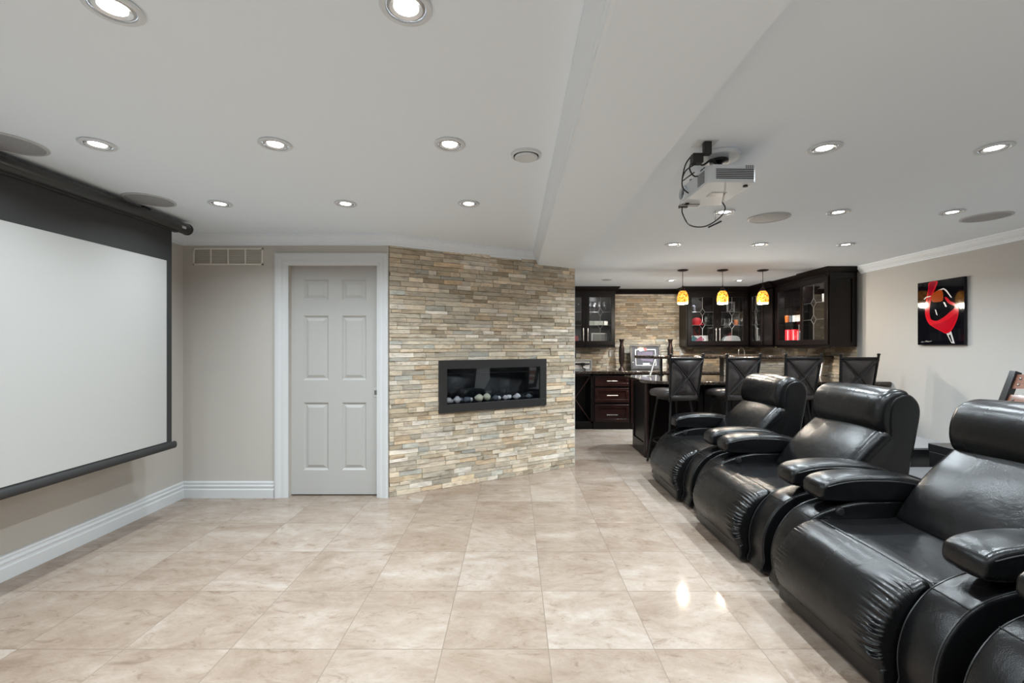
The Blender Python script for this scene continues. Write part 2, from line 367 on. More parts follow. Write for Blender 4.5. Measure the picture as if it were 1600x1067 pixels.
# door casing
cs = [(0, 0), (.0, .022), (.012, .026), (.03, .024), (.05, .016), (.075, .016), (.09, .010), (.105, .008), (.105, 0)]
def casing():
    mb = MB(); n = len(cs)
    paths = [(DX0, 0, -1, 0), (DX0, DZ, -1, 1), (DX1, DZ, 1, 1), (DX1, 0, 1, 0)]
    for x, z, sx, sz in paths:
        for o, t in cs: mb.v.append((x + sx * (.115 - o * 1.09 if True else o) * (1 if sx < 0 else .86), YD - t * 1.0, z + sz * (.115 - o * 1.09) * .93))
    for i in range(3):
        for k in range(n): mb.f.append((i * n + k, i * n + (k + 1) % n, (i + 1) * n + (k + 1) % n, (i + 1) * n + k))
    return mb
struct(casing().build('trim_5', 'trim', angle=20))
# six panel door
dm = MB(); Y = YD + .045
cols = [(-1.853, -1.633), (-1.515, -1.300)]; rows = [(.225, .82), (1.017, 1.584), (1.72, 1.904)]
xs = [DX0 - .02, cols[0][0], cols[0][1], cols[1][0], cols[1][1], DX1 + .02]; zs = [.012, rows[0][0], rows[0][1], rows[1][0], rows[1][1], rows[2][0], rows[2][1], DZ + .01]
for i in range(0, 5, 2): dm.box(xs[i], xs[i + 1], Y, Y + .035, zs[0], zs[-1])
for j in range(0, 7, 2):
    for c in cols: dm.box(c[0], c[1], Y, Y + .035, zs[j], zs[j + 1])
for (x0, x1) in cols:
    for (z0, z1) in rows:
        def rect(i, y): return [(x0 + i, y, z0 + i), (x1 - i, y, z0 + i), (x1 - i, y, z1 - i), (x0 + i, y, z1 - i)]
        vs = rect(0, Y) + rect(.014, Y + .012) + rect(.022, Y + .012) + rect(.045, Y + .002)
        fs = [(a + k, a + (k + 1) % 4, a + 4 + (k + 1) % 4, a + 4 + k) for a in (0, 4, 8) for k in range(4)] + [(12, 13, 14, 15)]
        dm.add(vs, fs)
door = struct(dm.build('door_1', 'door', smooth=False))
h = MB().box(-1.236, -1.196, Y - .004, Y + .004, .868, .948).build('door_handle', mat('satin nickel', (.55, .54, .52), .4, .3), door, bevel=.002)
MB().box(-1.228, -1.204, Y - .006, Y - .003, .888, .928).build('finger_recess', mat('shaded nickel', (.16, .155, .15), .4, .3), h)
sbox('door_stop', 'trim', DX0 - .0, DX1, YD + .10, YD + .13, 0, DZ)

# ------------------------------------------------------------------ ledger stone walls (one mesh of stones per wall)
def ledger(name, L, z0, z1, loc, rz, hole=None, seed=1, parent=None, zig=0):
    rnd = random.Random(seed); mb = MB(); cols = []; z = z0
    # backing
    if hole: hx0, hx1, hz0, hz1 = hole
    def stone_(x0, x1, za, zb, c):
        if x1 - x0 < .012: return
        g = .0009; p = -.008 - rnd.random() ** 1.6 * .014; q = rnd.uniform(-.0025, .0025); q2 = rnd.uniform(-.002, .002)
        vs = [(x0 + g, 0, za + g), (x1 - g, 0, za + g), (x1 - g, 0, zb - g), (x0 + g, 0, zb - g),
              (x0 + g, p + q, za + g + .0012), (x1 - g, p - q, za + g + .0012), (x1 - g, p - q2, zb - g - .0006), (x0 + g, p + q2, zb - g - .0006)]
        mb.add(vs, [(4, 5, 6, 7), (0, 1, 5, 4), (1, 2, 6, 5), (2, 3, 7, 6), (3, 0, 4, 7)]); cols.extend([c] * 5)
    while z < z1 - .008:
        hh = rnd.choice([.032, .038, .042, .046]); zb = min(z + hh, z1)
        x = -rnd.random() * .2
        while x < L:
            l = rnd.uniform(.07, .22) if rnd.random() < .82 else rnd.uniform(.2, .34)
            a, b = max(x, 0), min(x + l, L)
            c = (rnd.random(), rnd.random() ** 2, rnd.random(), 1)
            if hole and zb > hz0 and z < hz1:
                if a < hx0: stone_(a, min(b, hx0), z, zb, c)
                if b > hx1: stone_(max(a, hx1), b, z, zb, c)
            elif b > a: stone_(a, b, z, zb, c)
            x += l
        z = zb
    o = mb.build(name, 'stone', parent, smooth=False)
    at = o.data.color_attributes.new('stone', 'FLOAT_COLOR', 'CORNER'); buf = []
    for p, c in zip(o.data.polygons, cols): buf += list(c) * p.loop_total
    at.data.foreach_set('color', buf)
    o.location = loc; o.rotation_euler = (0, 0, rz)
    return o
FX0, FX1, FZ0, FZ1 = .4475, 1.630, .695, 1.181
hole = (FX0 + .03, FX1 - .03, FZ0 + .03, FZ1 - .03)
wf = struct(ledger('wall_fireplace', WL - .004, 0, CZ - .002, (A.x, A.y, 0), WA, hole, 5))
mb = MB().box(0, hole[0], .0, .12, 0, CZ).box(hole[1], WL, .0, .12, 0, CZ).box(hole[0], hole[1], 0, .12, 0, hole[2]).box(hole[0], hole[1], 0, .12, hole[3], CZ)
mb.build('backing', 'grout', wf, smooth=False)
wb = MB().box(XP - .1, XR + .1, YB, YB + .1, 0, CZ).build('wall_bar', 'grout', smooth=False); struct(wb)
o = ledger('stone_cladding', XR - XP, .9, CZ, (XP, YB, 0), 0, None, 8, wb)
o = ledger('stone_splashback', YB - 5.48, .9, 1.32, (XR, YB, 0), -PI/2, None, 9); o.name = 'wall_splashback'; struct(o)
sbox('baseboard_passage', 'trim', XP - .003, XP + .012, 5.07, 7.0, 0, .12)

# ------------------------------------------------------------------ ceiling fixtures
def pot(loc, label, group):
    e = empty('recessed_light', loc, label, 'ceiling light', group)
    MB().lathe([(.060, .001), (.072, -.001), (.074, -.005), (.070, -.009), (.058, -.010), (.055, -.006), (.054, .0)], cap=False, n=32).build('trim_ring', 'ring', e)
    MB().lathe([(.054, -.0045), (.050, -.0075), (.046, -.0085), (.041, -.006), (.035, -.0035)], cap=False, n=32).build('reflector', 'ringd', e)
    MB().lathe([(.035, -.0035), (.02, -.006), (.0001, -.007)], cap=False, n=24).build('lens', 'lens', e)
    l = bpy.data.lights.new('lamp', 'AREA'); l.shape = 'DISK'; l.size = .055; l.energy = POT_W; l.color = (.83, .935, 1); l.spread = math.radians(146)
    lo = bpy.data.objects.new('lamp', l); COL.objects.link(lo); lo.parent = e; lo.location = (0, 0, -.013)
    return e
first = None
cn = ['nearest the screen', 'in the middle column', 'nearest the beam']
rl = {3.02: 'far row by the door wall', 2.13: 'second row from the door wall', 1.267: 'row at the top of the photo', .4: 'unseen added row over the camera', -.9: 'unseen added row behind the camera', -2.0: 'last unseen row added at the room end'}  # rows over and behind the camera are unseen, added for illumination
for yv, rn in rl.items():
    for xv, c in zip((-1.98, -1.135, -.305), cn):
        lab = f'recessed light left of beam, {rn}, {c}'
        if first is None: first = pot((xv, yv, CZ), lab, 'recessed ceiling lights'); continue
        dup(first, (xv, yv, CZ), lab)
rr = {4.24: 'far row above the recliners', 3.21: 'middle row above the recliners', 2.17: 'near row above the recliners', 1.05: 'unseen added row beside the camera', -.5: 'unseen added row behind the camera', -1.8: 'last unseen row added at the room end'}  # rows beside and behind the camera: unseen lamps put in for illumination
for yv, rn in rr.items():
    for xv, c in zip((1.505, 2.325, 3.14), ('nearest the beam', 'in the middle', 'nearest the right wall')):
        dup(first, (xv, yv, CZ), f'recessed light right of the beam, {rn}, {c}')
for o_ in list(COL.objects):                    # lamps over the seating burn a little stronger
    if o_.name.startswith('recessed_light') and o_.location.x > 1 and o_.location.y > .5:
        for ch in o_.children:
            if ch.type == 'LIGHT': ch.data = ch.data.copy(); ch.data.energy = POT_W * (2.2 if o_.location.y > 4 else 1.45) * (.62 if o_.location.x > 3 else 1)
bar_lamps = [dup(first, (2.31, 6.58, CZ), 'round recessed light in the bar ceiling behind the left pendant')]
bar_lamps.append(dup(first, (3.31, 6.58, CZ), 'round recessed light in the bar ceiling behind the right pendants'))
for b_ in bar_lamps:
    for ch in b_.children:
        if ch.type == 'LIGHT': ch.data = ch.data.copy(); ch.data.energy = POT_W * 4.2; ch.data.spread = math.radians(112)
def round_speaker(loc, r, label):
    e = empty('ceiling_speaker', loc, label, 'ceiling speaker', 'round ceiling speakers')
    MB().lathe([(r, 0), (r, -.004), (r - .014, -.007), (r - .016, -.004)], cap=False, n=48).build('rim', 'spkr', e)
    MB().lathe([(r - .016, -.004), (r * .5, -.0065), (.0001, -.007)], cap=False, n=48).build('grille', 'spk', e)
round_speaker((-2.40, 2.95, CZ), .145, 'grey round ceiling speaker by the far end of the screen case')
round_speaker((-2.40, 2.12, CZ), .145, 'grey round ceiling speaker at the left photo edge over the screen')
round_speaker((1.91, 3.36, CZ), .145, 'grey round ceiling speaker right of the projector')
round_speaker((3.52, 3.34, CZ), .145, 'grey round ceiling speaker near the right wall')
round_speaker((1.35, 6.52, CZ), .075, 'small grey round ceiling speaker in front of the left bar cabinet')
e = empty('exhaust_vent', (.061, 2.247, CZ), 'white round exhaust vent in the ceiling beside the beam', 'vent')
MB().lathe([(.078, 0), (.076, -.010), (.066, -.014), (.062, -.008)], cap=False, n=40).build('collar', 'ring', e)
MB().lathe([(.0625, -.006), (.06, -.0065), (.0001, -.006)], cap=False, n=40).build('throat', 'dgrey', e)
MB().lathe([(.056, -.012), (.058, -.016), (.053, -.022), (.0001, -.025)], cap=False, n=40).build('disc', 'ring', e)

# ------------------------------------------------------------------ wall vent
e = empty('air_vent', (-2.485, YD, 2.095), 'cream slatted air return grille high on the wall left of the door', 'vent')
mb = MB(); W2, H2 = .305, .074
mb.box(-W2, W2, -.008, 0, H2 - .014, H2).box(-W2, W2, -.008, 0, -H2, -H2 + .014).box(-W2, -W2 + .014, -.008, 0, -H2, H2).box(W2 - .014, W2, -.008, 0, -H2, H2)
for k in (-1, 0, 1): mb.box(k * W2 * .49 - .006, k * W2 * .49 + .006, -.009, 0, -H2, H2)
mb.build('vent_frame', 'vent', e, bevel=.001)
mb = MB()
for k in range(8):
    z = -.056 + k * .016; mb.add([(-W2 + .01, -.0075, z - .004), (W2 - .01, -.0075, z - .004), (W2 - .01, -.002, z + .006), (-W2 + .01, -.002, z + .006)], [(0, 1, 2, 3), (3, 2, 1, 0)])
mb.build('louvre', 'vent', e, smooth=False)
MB().box(-W2 + .012, W2 - .012, -.0015, 0, -H2 + .012, H2 - .012).build('duct_screen', mat('duct grey', (.55, .52, .48), .8), e)

# ------------------------------------------------------------------ projection screen
SX = -2.53
e = empty('projection_screen', (SX, 2.1, CZ), 'pulled-down white projection screen with black border hanging by the left wall', 'projector screen')
y0, y1 = .68 - 2.1, 3.455 - 2.1; zt = -.062
cp = [(.046 * math.cos(a), .042 * math.sin(a)) for a in [2 * PI * k / 24 for k in range(24)]]
cp = [(x, min(z, .042)) for x, z in cp]
mb = MB().puff([(x, z + zt) for x, z in cp], y0, y1, .006, ny=2, nr=3); mb.build('case', 'tube', e)
MB().box(-.014, .014, y0 + .1, y1 - .1, zt - .050, zt - .035).build('slot_rail', 'scrb', e)
for ya, yb in ((y1 - .002, y1 + .018), (y0 - .018, y0 + .002)):
    MB().puff([(x * 1.06, z * 1.06 + zt) for x, z in cp], ya, yb, .005, ny=1, nr=3).build('end_cap', 'blackpl', e)
MB().box(.040, .047, y1 - .10, y1 - .06, zt - .016, zt + .002).build('badge', 'silver', e)
for yy in (y1 - .35, y0 + .35): MB().box(-.03, -.012, yy - .03, yy + .03, -.021, 0).build('ceiling_bracket', 'blackpl', e)
zt2 = 1.94 - CZ; zb2 = .62 - CZ; ya, yb = .89 - 2.1, 3.262 - 2.1; yo = .05
MB().box(-.0015, .0, ya - yo, yb + yo, zt - .04, zb2 - .03).build('border_fabric', 'scrb', e, smooth=False)
MB().box(.0, .0012, ya, yb, zb2, zt2).build('white_fabric', 'scr', e, smooth=False)
MB().puff([(x * .35, z * .62 + zb2 - .035) for x, z in cp], ya - yo - .03, yb + yo + .035, .006, ny=1, nr=3).build('weight_bar', 'scrb', e)

# ------------------------------------------------------------------ fireplace
fp = empty('fireplace', (A.x, A.y, 0), 'black framed linear gas fireplace set in the stone wall', 'fireplace', rz=WA)
def ring_frame(mb, x0, x1, z0, z1, w_, y0, y1, wz=None):
    wz = wz or w_
    mb.box(x0, x1, y0, y1, z1 - wz, z1).box(x0, x1, y0, y1, z0, z0 + wz).box(x0, x0 + w_, y0, y1, z0 + wz, z1 - wz).box(x1 - w_, x1, y0, y1, z0 + wz, z1 - wz); return mb
ring_frame(MB(), FX0, FX1, FZ0, FZ1, .078, -.036, -.012).build('frame', 'fframe', fp, bevel=.002)
ix0, ix1, iz0, iz1 = FX0 + .075, FX1 - .075, FZ0 + .075, FZ1 - .075
mb = MB().box(ix0, ix1, .29, .30, iz0, iz1).box(ix0, ix1, -.02, .30, iz0 - .01, iz0).box(ix0, ix1, -.02, .30, iz1, iz1 + .01).box(ix0 - .01, ix0, -.02, .3, iz0, iz1).box(ix1, ix1 + .01, -.02, .3, iz0, iz1)
mb.build('firebox', 'soot', fp, smooth=False)
MB().box(ix0 + .02, ix1 - .14, -.002, .006, iz1 - .055, iz1 - .045).build('upper_rail', 'metal', fp)
MB().box(ix0, ix1, .11, .15, iz0, iz0 + .015).build('burner', 'black', fp)
MB().box(ix0, ix1, -.025, -.022, iz0, iz1).build('glass_pane', 'fglass', fp, smooth=False)
rnd = random.Random(3)
pebs = [(.035, 'peb', .036, 'greyish'), (.085, 'pebw', .022, 'small pale'), (.125, 'peb', .038, 'wide greyish'), (.18, 'pebd', .028, 'near-black'), (.225, 'pebd', .034, 'dark slate'), (.275, 'pebw', .025, 'small white'),
        (.345, 'pebg', .042, 'yellow-green'), (.445, 'pebg', .042, 'large yellow-green'), (.52, 'pebd', .032, 'dark round'), (.575, 'pebw', .024, 'small cream'), (.632, 'peb', .028, 'rosy grey'),
        (.69, 'pebw', .028, 'pale'), (.75, 'peb', .029, 'mid grey'), (.79, 'pebw', .032, 'whitish'), (.90, 'pebd', .028, 'dark, half hidden')]
ca, sa = math.cos(WA), math.sin(WA)
px_prev = -1; row = 0
for i, (u, m_, r, cdesc) in enumerate(pebs):
    r *= 1.12
    sx = ix0 + u * 1.03; row = 1 - row; yy = .026 if row else .062
    mb = MB(); prof = [(r * math.sin(PI * k / 10) + 1e-4, -r * .74 * math.cos(PI * k / 10)) for k in range(11)]
    mb.lathe(prof, n=16, cap=False)
    sx_ = rnd.uniform(.82, 1.04); sd = rnd.random() * 9
    mb.v = [(x * sx_ * (1 + .1 * math.sin(7 * z / r + sd)), y * .85, z * (1 + .12 * math.sin(3 * x / r + sd))) for x, y, z in mb.v]
    o = mb.build('pebble', m_)
    o.location = (A.x + sx * ca - yy * sa, A.y + sx * sa + yy * ca, iz0 + r * .86); o.rotation_euler = (0, 0, WA + rnd.uniform(-.4, .4))
    tag(o, f'{cdesc} pebble in the fireplace, {ORD[i]} from its left end', 'pebble', 'pebbles in the fireplace')

# ------------------------------------------------------------------ recliners
def build_recliner(label):
    e = empty('recliner', (0, 0, 0), label, 'recliner', 'black leather theatre recliners')
    def pucker(t, x, z, y):
        d = min(abs(y - .325), abs(y + .325)); f = math.exp(-(d / .055) ** 2)
        if x > -.36: return 0
        a = math.sin(t * 205 + 2.5 * math.sin(t * 37) + (3 if y > 0 else 0)) + .5 * math.sin(t * 330 + y * 20)
        zone = max(0, min(1, (.43 - z) / .07)) * max(0, min(1, (z - .10) / .06))
        return (a * f * zone * .0065 - .006 * f * zone) * (.3 if y > 0 else 1)
    front = cr([(-.345, .430), (-.40, .424), (-.475, .385), (-.535, .315), (-.568, .235), (-.565, .16), (-.53, .095), (-.46, .09), (-.38, .15), (-.345, .30)], 26)
    MB().puff(front, -.325, .325, .035, .006, ny=16, nr=8, disp=pucker).build('footrest', 'leather', e, angle=80)
    rear = cr([(.20, .445), (0, .437), (-.18, .432), (-.30, .434), (-.338, .425), (-.343, .38), (-.30, .25), (0, .22), (.2, .25)], 8)
    MB().puff(rear, -.325, .325, .03, .008, ny=10).build('seat_cushion', 'leather', e, angle=80)
    MB().puff(cr([(-.525, .02), (-.535, .06), (-.525, .115), (-.44, .12), (-.40, .06), (-.44, .018)], 6), -.325, .325, .012, .0).build('kick_panel', 'leather', e, angle=80)
    MB().box(-.42, .45, -.32, .32, .012, .24).build('base', 'blackpl', e, bevel=.01)
    # backrest shell, back cushion, headrest
    shell = cr([(.13, .36), (.20, .52), (.29, .66), (.365, .765), (.365, .86), (.375, .95), (.41, 1.008), (.47, 1.030), (.54, 1.008), (.58, .93), (.56, .78), (.515, .55), (.48, .3), (.45, .14), (.30, .12), (.17, .2)], 7)
    MB().puff(shell, -.317, .317, .030, .0).build('back_shell', 'leather', e, angle=80)
    def bdis(t, x, z, y): return .005 * math.sin(y * 9) * math.sin(z * 13)
    back = cr([(.045, .435), (.085, .52), (.15, .61), (.225, .695), (.30, .765), (.35, .80), (.42, .79), (.44, .70), (.36, .55), (.28, .42), (.15, .40)], 8)
    MB().puff(back, -.318, .318, .05, .022, ny=14, nr=7, disp=bdis).build('back_cushion', 'leather', e, angle=80)
    head = cr([(.330, .80), (.312, .865), (.322, .945), (.358, 1.012), (.42, 1.044), (.485, 1.046), (.52, 1.02), (.50, .93), (.47, .82), (.44, .765), (.375, .765)], 8)
    MB().puff(head, -.312, .312, .042, .010, ny=10, nr=7).build('headrest', 'leather', e, angle=80)
    for s in (-1, 1):
        a0, a1 = (.328, .483) if s > 0 else (-.483, -.328)
        arm = cr([(-.452, .012), (-.478, .10), (-.482, .20), (-.455, .30), (-.40, .385), (-.34, .437), (-.25, .475), (-.10, .508), (.12, .515), (.36, .50), (.45, .42), (.47, .2), (.46, .012), (0, .008)], 7)
        arm = [(x, max(z, .006)) for x, z in arm]
        ab = MB().puff(arm, a0, a1, .014, .003, ny=3, nr=4).build('arm_body', 'leather', e, angle=80)
        path = [p for p in arm[:7 * 9] if p[1] > .02]
        for yy in (a0 + .008, a1 - .008):
            MB().tube([(x, yy, z) for x, z in path], .0028, 6).build('arm_piping', 'piping', ab)
        k = min(range(len(arm)), key=lambda q: abs(arm[q][0] + .36) + abs(arm[q][1] - .42))
        MB().tube([(arm[k][0], a0 + .006 + (a1 - a0 - .012) * q / 6, arm[k][1] + .004) for q in range(7)], .0024, 6).build('arm_seam', 'piping', ab)
        pad = cr([(-.305, .53), (-.312, .56), (-.300, .598), (-.235, .627), (-.10, .642), (.08, .638), (.22, .612), (.27, .575), (.24, .53), (.05, .512), (-.15, .515), (-.27, .518)], 7)
        p0, p1 = (.318, .482) if s > 0 else (-.482, -.318)
        po = MB().puff(pad, p0, p1, .020, .008, ny=6, nr=5).build('arm_pad', 'leather', e, angle=80)
        top = cr([(.24, .588), (.16, .606), (.05, .620), (-.10, .622), (-.20, .612), (-.275, .594)], 4, False)
        loop = [(x, p0 + .001, z) for x, z in top][::-1]
        lp2 = [(-.303, p0 + .018 + (p1 - p0 - .036) * q / 8, .594) for q in range(9)]
        loop3 = [(x, p1 - .001, z) for x, z in top][::-1]
        MB().tube(loop[::-1] + lp2 + loop3, .0032, 6).build('piping', 'piping', po)
        # inner control knob
        yk = a0 if s > 0 else a1
        T = Matrix.Translation((-.215, yk, .462)) @ Matrix.Rotation(s * PI/2, 4, 'X')
        if s > 0: MB().lathe([(.024, 0), (.024, .004), (.019, .006), (.017, .012), (.0001, .013)], T=T, n=20, cap=False).build('power_button', 'blackpl', e)
    return e
RX = 1.90
r1 = build_recliner('black leather recliner farthest from the camera, by the bar')
r1.location = (RX, 4.085, 0)
dup(r1, (RX, 3.035, 0), 'black leather recliner second from the bar end of the row')
dup(r1, (RX, 1.99, 0), 'large black leather recliner in front of the wooden slat chair')
dup(r1, (RX, .945, 0), 'black leather recliner cut off at the lower right corner of the photo')

# ------------------------------------------------------------------ bar stools
def build_stool(label):
    e = empty('bar_stool', (0, 0, 0), label, 'bar stool', 'bar stools along the counter')
    mb = MB(); n = 40
    def sup(k, a, b, p=3.2):
        q = 2 * PI * k / n; c, s_ = math.cos(q), math.sin(q)
        return (a * abs(c) ** (2 / p) * (1 if c >= 0 else -1), b * abs(s_) ** (2 / p) * (1 if s_ >= 0 else -1))
    st = [(.86, .765), (.97, .77), (1, .79), (1, .812), (.95, .832), (.8, .845), (.5, .852), (.15, .853)]
    for f, z in st:
        for k in range(n): x, y = sup(k, .225 * f, .205 * f); mb.v.append((x, y + .02, z))
    for j in range(len(st) - 1):
        for k in range(n): mb.f.append((j * n + k, j * n + (k + 1) % n, (j + 1) * n + (k + 1) % n, (j + 1) * n + k))
    mb.f.append(tuple(range(n))[::-1]); mb.f.append(tuple((len(st) - 1) * n + k for k in range(n)))
    mb.build('seat', 'leather2', e, angle=60)
    MB().lathe([(.17, .735), (.185, .74), (.185, .764), (.0001, .765)], n=28).build('seat_plate', 'metal', e)
    def bp(u, v):  # u across -1..1, v 0..1 up
        wdt = .170 + .030 * v; return Vector((u * wdt, -.19 - .055 * v + .018 * (u * u), .745 + .445 * v))
    mb = MB()
    for sgn in (-1, 1):
        def fn(a, b, sgn=sgn):
            u, v = 2 * a - 1, 2 * b - 1; d = min(abs(u - v * .95), abs(u + v * .95)); ed = (1 - abs(u) ** 6) * (1 - abs(v) ** 6)
            hgt = (.004 + .028 * min(1, d * 1.4) ** .6) * ed
            hgt -= .010 * math.exp(-(u * u + v * v) * 14) * ed - .004 * math.sin(math.atan2(v, u) * 16) * math.exp(-(u * u + v * v) * 3) * ed
            p = bp(u * .93, .12 + .84 * (v + 1) / 2); p.y += sgn * max(hgt, .001); return p
        mb.grid(fn, 30, 30, flip=sgn > 0)
    mb.build('back_pad', 'leather2', e, angle=70)
    def low(a, b): p = bp((2 * a - 1) * .95, -.02 + .13 * b); p.y -= .012 * math.sin(PI * b); return p
    MB().grid(low, 10, 6).grid(lambda a, b: low(a, b) + Vector((0, .02, 0)), 10, 6, True).build('lower_back_panel', 'leather2', e)
    fr = MB()
    for s_ in (-1, 1):
        fr.tube([bp(s_, v) for v in (-.04, .25, .5, .75, 1.0, 1.07)], .0125, 10)
        p = bp(s_, 1.07); fr.lathe([(.0001, -.004), (.017, 0), (.018, .008), (.012, .015), (.0001, .018)], c=tuple(p), n=14, cap=False)
    fr.tube([bp(-1 + 2 * k / 8, .99) for k in range(9)], .015, 8); fr.tube([bp(-1 + 2 * k / 8, .03) for k in range(9)], .008, 8)
    fr.build('back_frame', 'metal', e)
    x = MB()
    for s_ in (-1, 1): x.tube([bp(s_ * (-.95 + 1.9 * k / 8), .10 + .86 * k / 8) + Vector((0, -.030 + .006 * (abs(k - 4) / 4), 0)) for k in range(9)], .0085, 8)
    x.build('cross_brace', 'metal', e)
    for sx, sy in ((-1, -1), (1, -1), (-1, 1), (1, 1)):
        MB().tube([(sx * .12, sy * .12, .74), (sx * .155, sy * .15, .45), (sx * .205, sy * .195, .014)], [.013, .012, .012], 10).build('leg', 'metal', e)
    MB().tube([(.178 * math.cos(2 * PI * k / 32) * 1.22, .178 * math.sin(2 * PI * k / 32) * 1.18, .27) for k in range(32)], .009, 8, closed=True).build('foot_ring', 'metal', e)
    MB().tube([(-.06, -.17, .75), (-.06, -.10, .745)], .012, 8).tube([(.06, -.17, .75), (.06, -.10, .745)], .012, 8).build('back_bracket', 'metal', e)
    return e
s1 = build_stool('leather bar stool with cross-braced back, nearest the rounded counter end')
def place_stool(o, px, D, rz): # back centre at pixel column px, depth D
    X = (px - 803) / 700 * D; c, s_ = math.cos(rz), math.sin(rz); bx, by = 0, -.235
    o.location = (X - (bx * c - by * s_), D - (bx * s_ + by * c), 0); o.rotation_euler = (0, 0, rz)
place_stool(s1, 1074, 4.72, .28)
for px, D, rz, lab in ((1163, 4.76, .20, 'leather bar stool second from the rounded counter end'), (1256, 4.76, .10, 'leather bar stool third from the rounded counter end, behind the recliners'), (1344, 4.72, .02, 'leather bar stool beside the right wall, last of the row')):
    c = copy_tree(s1); c['label'] = lab; place_stool(c, px, D, rz)

# ------------------------------------------------------------------ bar peninsula
e = empty('bar_peninsula', (1.55, 5.28, 0), 'dark wood bar peninsula with framed end panel and corner post', 'bar')
MB().box(.03, XR - 1.55 - .02, .03, .60, 0, .88).build('body', 'esp', e, smooth=False)
mb = ring_frame(MB(), 0, .57, 0, .88, .06, -.012, .012)
T = Matrix.Translation((.018, .035, 0)) @ Matrix.Rotation(PI/2, 4, 'Z')
mb = MB(); mb.box(0, .53, -.0, .02, 0, .16, T).box(0, .05, 0, .02, .16, .88, T).box(.48, .53, 0, .02, .16, .88, T).box(.05, .48, 0, .02, .82, .88, T).box(.05, .48, .0, .006, .16, .82, T)
mb.build('end_panel', 'esp', e, bevel=.003)
MB().lathe([(.034, 0), (.034, .13), (.026, .14), (.026, .86), (.034, .88)], c=(.026, .026, 0), n=24).build('corner_post', 'cherry', e)
mb = MB().box(.06, XR - 1.55 - .02, .010, .03, 0, .12)
for k in range(4): ring_frame(mb, .07 + k * .63, .07 + k * .63 + .61, .13, .87, .06, .012, .03)
mb.build('front_panel', 'esp', e, bevel=.002)
def rounded_top(x0, x1, y0, y1, rn, rf):
    p = [(x1, y0)] + [(x1, y1)]
    p += [(x0 + rf - rf * math.sin(a), y1 - rf + rf * math.cos(a)) for a in [PI/2 * k / 10 for k in range(11)]]
    p += [(x0 + rn - rn * math.cos(a), y0 + rn - rn * math.sin(a)) for a in [PI/2 * k / 14 for k in range(15)]]
    return p
o = MB().prism(rounded_top(1.50, XR - .006, 4.97, 6.14, .42, .08), .882, .92).build('bar_counter', 'granite', bevel=.012, seg=3)
tag(o, 'glossy dark granite lower counter with a rounded left end', 'countertop')
kw = empty('bar_riser', (2.8, 5.98, .921), 'stone-clad low wall under the raised bar top, behind the stools', 'bar riser')
MB().box(0, XR - 2.8 - .004, 0, .12, 0, .228).build('core', 'grout', kw, smooth=False)
o = ledger('stone_facing', XR - 2.8 - .006, .002, .228, (0, 0, 0), 0, None, 21, kw)
o = MB().prism(rounded_top(1.64, XR - .006, 5.86, 6.30, .20, .20), 1.150, 1.19).build('raised_bar_top', 'granite', bevel=.012, seg=3)
tag(o, 'raised dark granite bar top with rounded end above the lower counter', 'countertop')
for xb, lab in ((1.86, 'slanted metal bracket at the open left end of the raised bar top'), (4.08, 'slanted metal bracket under the raised bar top by the right wall')):
    o = MB().tube([(xb - .09, 5.84, .922), (xb, 5.90, 1.148)], .014, 10).lathe([(.035, 0), (.035, .006), (.0001, .007)], c=(xb - .09, 5.84, .9205), n=16).build('bar_bracket', 'steel'); tag(o, lab, 'bracket', 'brackets of the raised bar top')
o = MB().tube([(1.99, 6.05, .922), (1.99, 6.05, 1.148)], .016, 10).lathe([(.035, 0), (.035, .006), (.0001, .007)], c=(1.99, 6.05, .9205), n=16).build('bar_post', 'metal'); tag(o, 'upright dark metal post holding the open end of the raised bar top', 'post')

# ------------------------------------------------------------------ back base cabinets
FY = 7.05
def handle_h(p, x, z, L, y):
    MB().tube([(x - L/2, y - .028, z), (x + L/2, y - .028, z)], .006, 8).tube([(x - L/2 + .02, y - .028, z), (x - L/2 + .02, y, z)], .004, 6).tube([(x + L/2 - .02, y - .028, z), (x + L/2 - .02, y, z)], .004, 6).build('handle', 'steel', p)
def handle_v(p, x, z, L, y):
    MB().tube([(x, y - .028, z - L/2), (x, y - .028, z + L/2)], .006, 8).tube([(x, y - .028, z - L/2 + .02), (x, y, z - L/2 + .02)], .004, 6).tube([(x, y - .028, z + L/2 - .02), (x, y, z + L/2 - .02)], .004, 6).build('handle', 'steel', p)
e = empty('wine_cabinet', (XP + .012, FY, 0), 'dark base cabinet with crossed wine lattice at the stone wall', 'cabinet')
WW = 1.25 - XP - .014
mb = MB().box(0, WW, .05, .59, 0, .10).box(0, .03, 0, .59, .1, .878).box(WW - .04, WW, 0, .59, .1, .878).box(0, WW, 0, .59, .1, .13).box(0, WW, 0, .59, .84, .878).box(0, WW, .57, .59, .1, .878)
mb.build('carcass', 'esp', e, smooth=False)
mb = MB(); x0, x1, z0, z1 = .03, WW - .04, .13, .84; cx, cz = (x0 + x1) / 2, (z0 + z1) / 2
for sx in (-1, 1):
    for off in (0, .02):
        pass
    mb.tube([(cx - sx * (x1 - x0) / 2 * .98, .03, z0 + .01), (cx + sx * (x1 - x0) / 2 * .98, .03, z1 - .01)], .011, 6)
mb.build('lattice', 'cherry', e)
e = empty('drawer_cabinet', (1.255, FY, 0), 'dark cherry base cabinet with three drawers and steel bar handles', 'cabinet')
MB().box(0, .575, .022, .59, 0, .878).build('carcass', 'esp', e, smooth=False)
for z0, z1, hz in ((.685, .835, .765), (.43, .65, .54), (.12, .39, .235)):
    dmb = ring_frame(MB(), .02, .555, z0, z1, .045, 0, .022).box(.065, .51, .010, .022, z0 + .045, z1 - .045)
    d = dmb.build('drawer', 'cherry', e, bevel=.003); handle_h(d, .2875, hz, .17, .0)
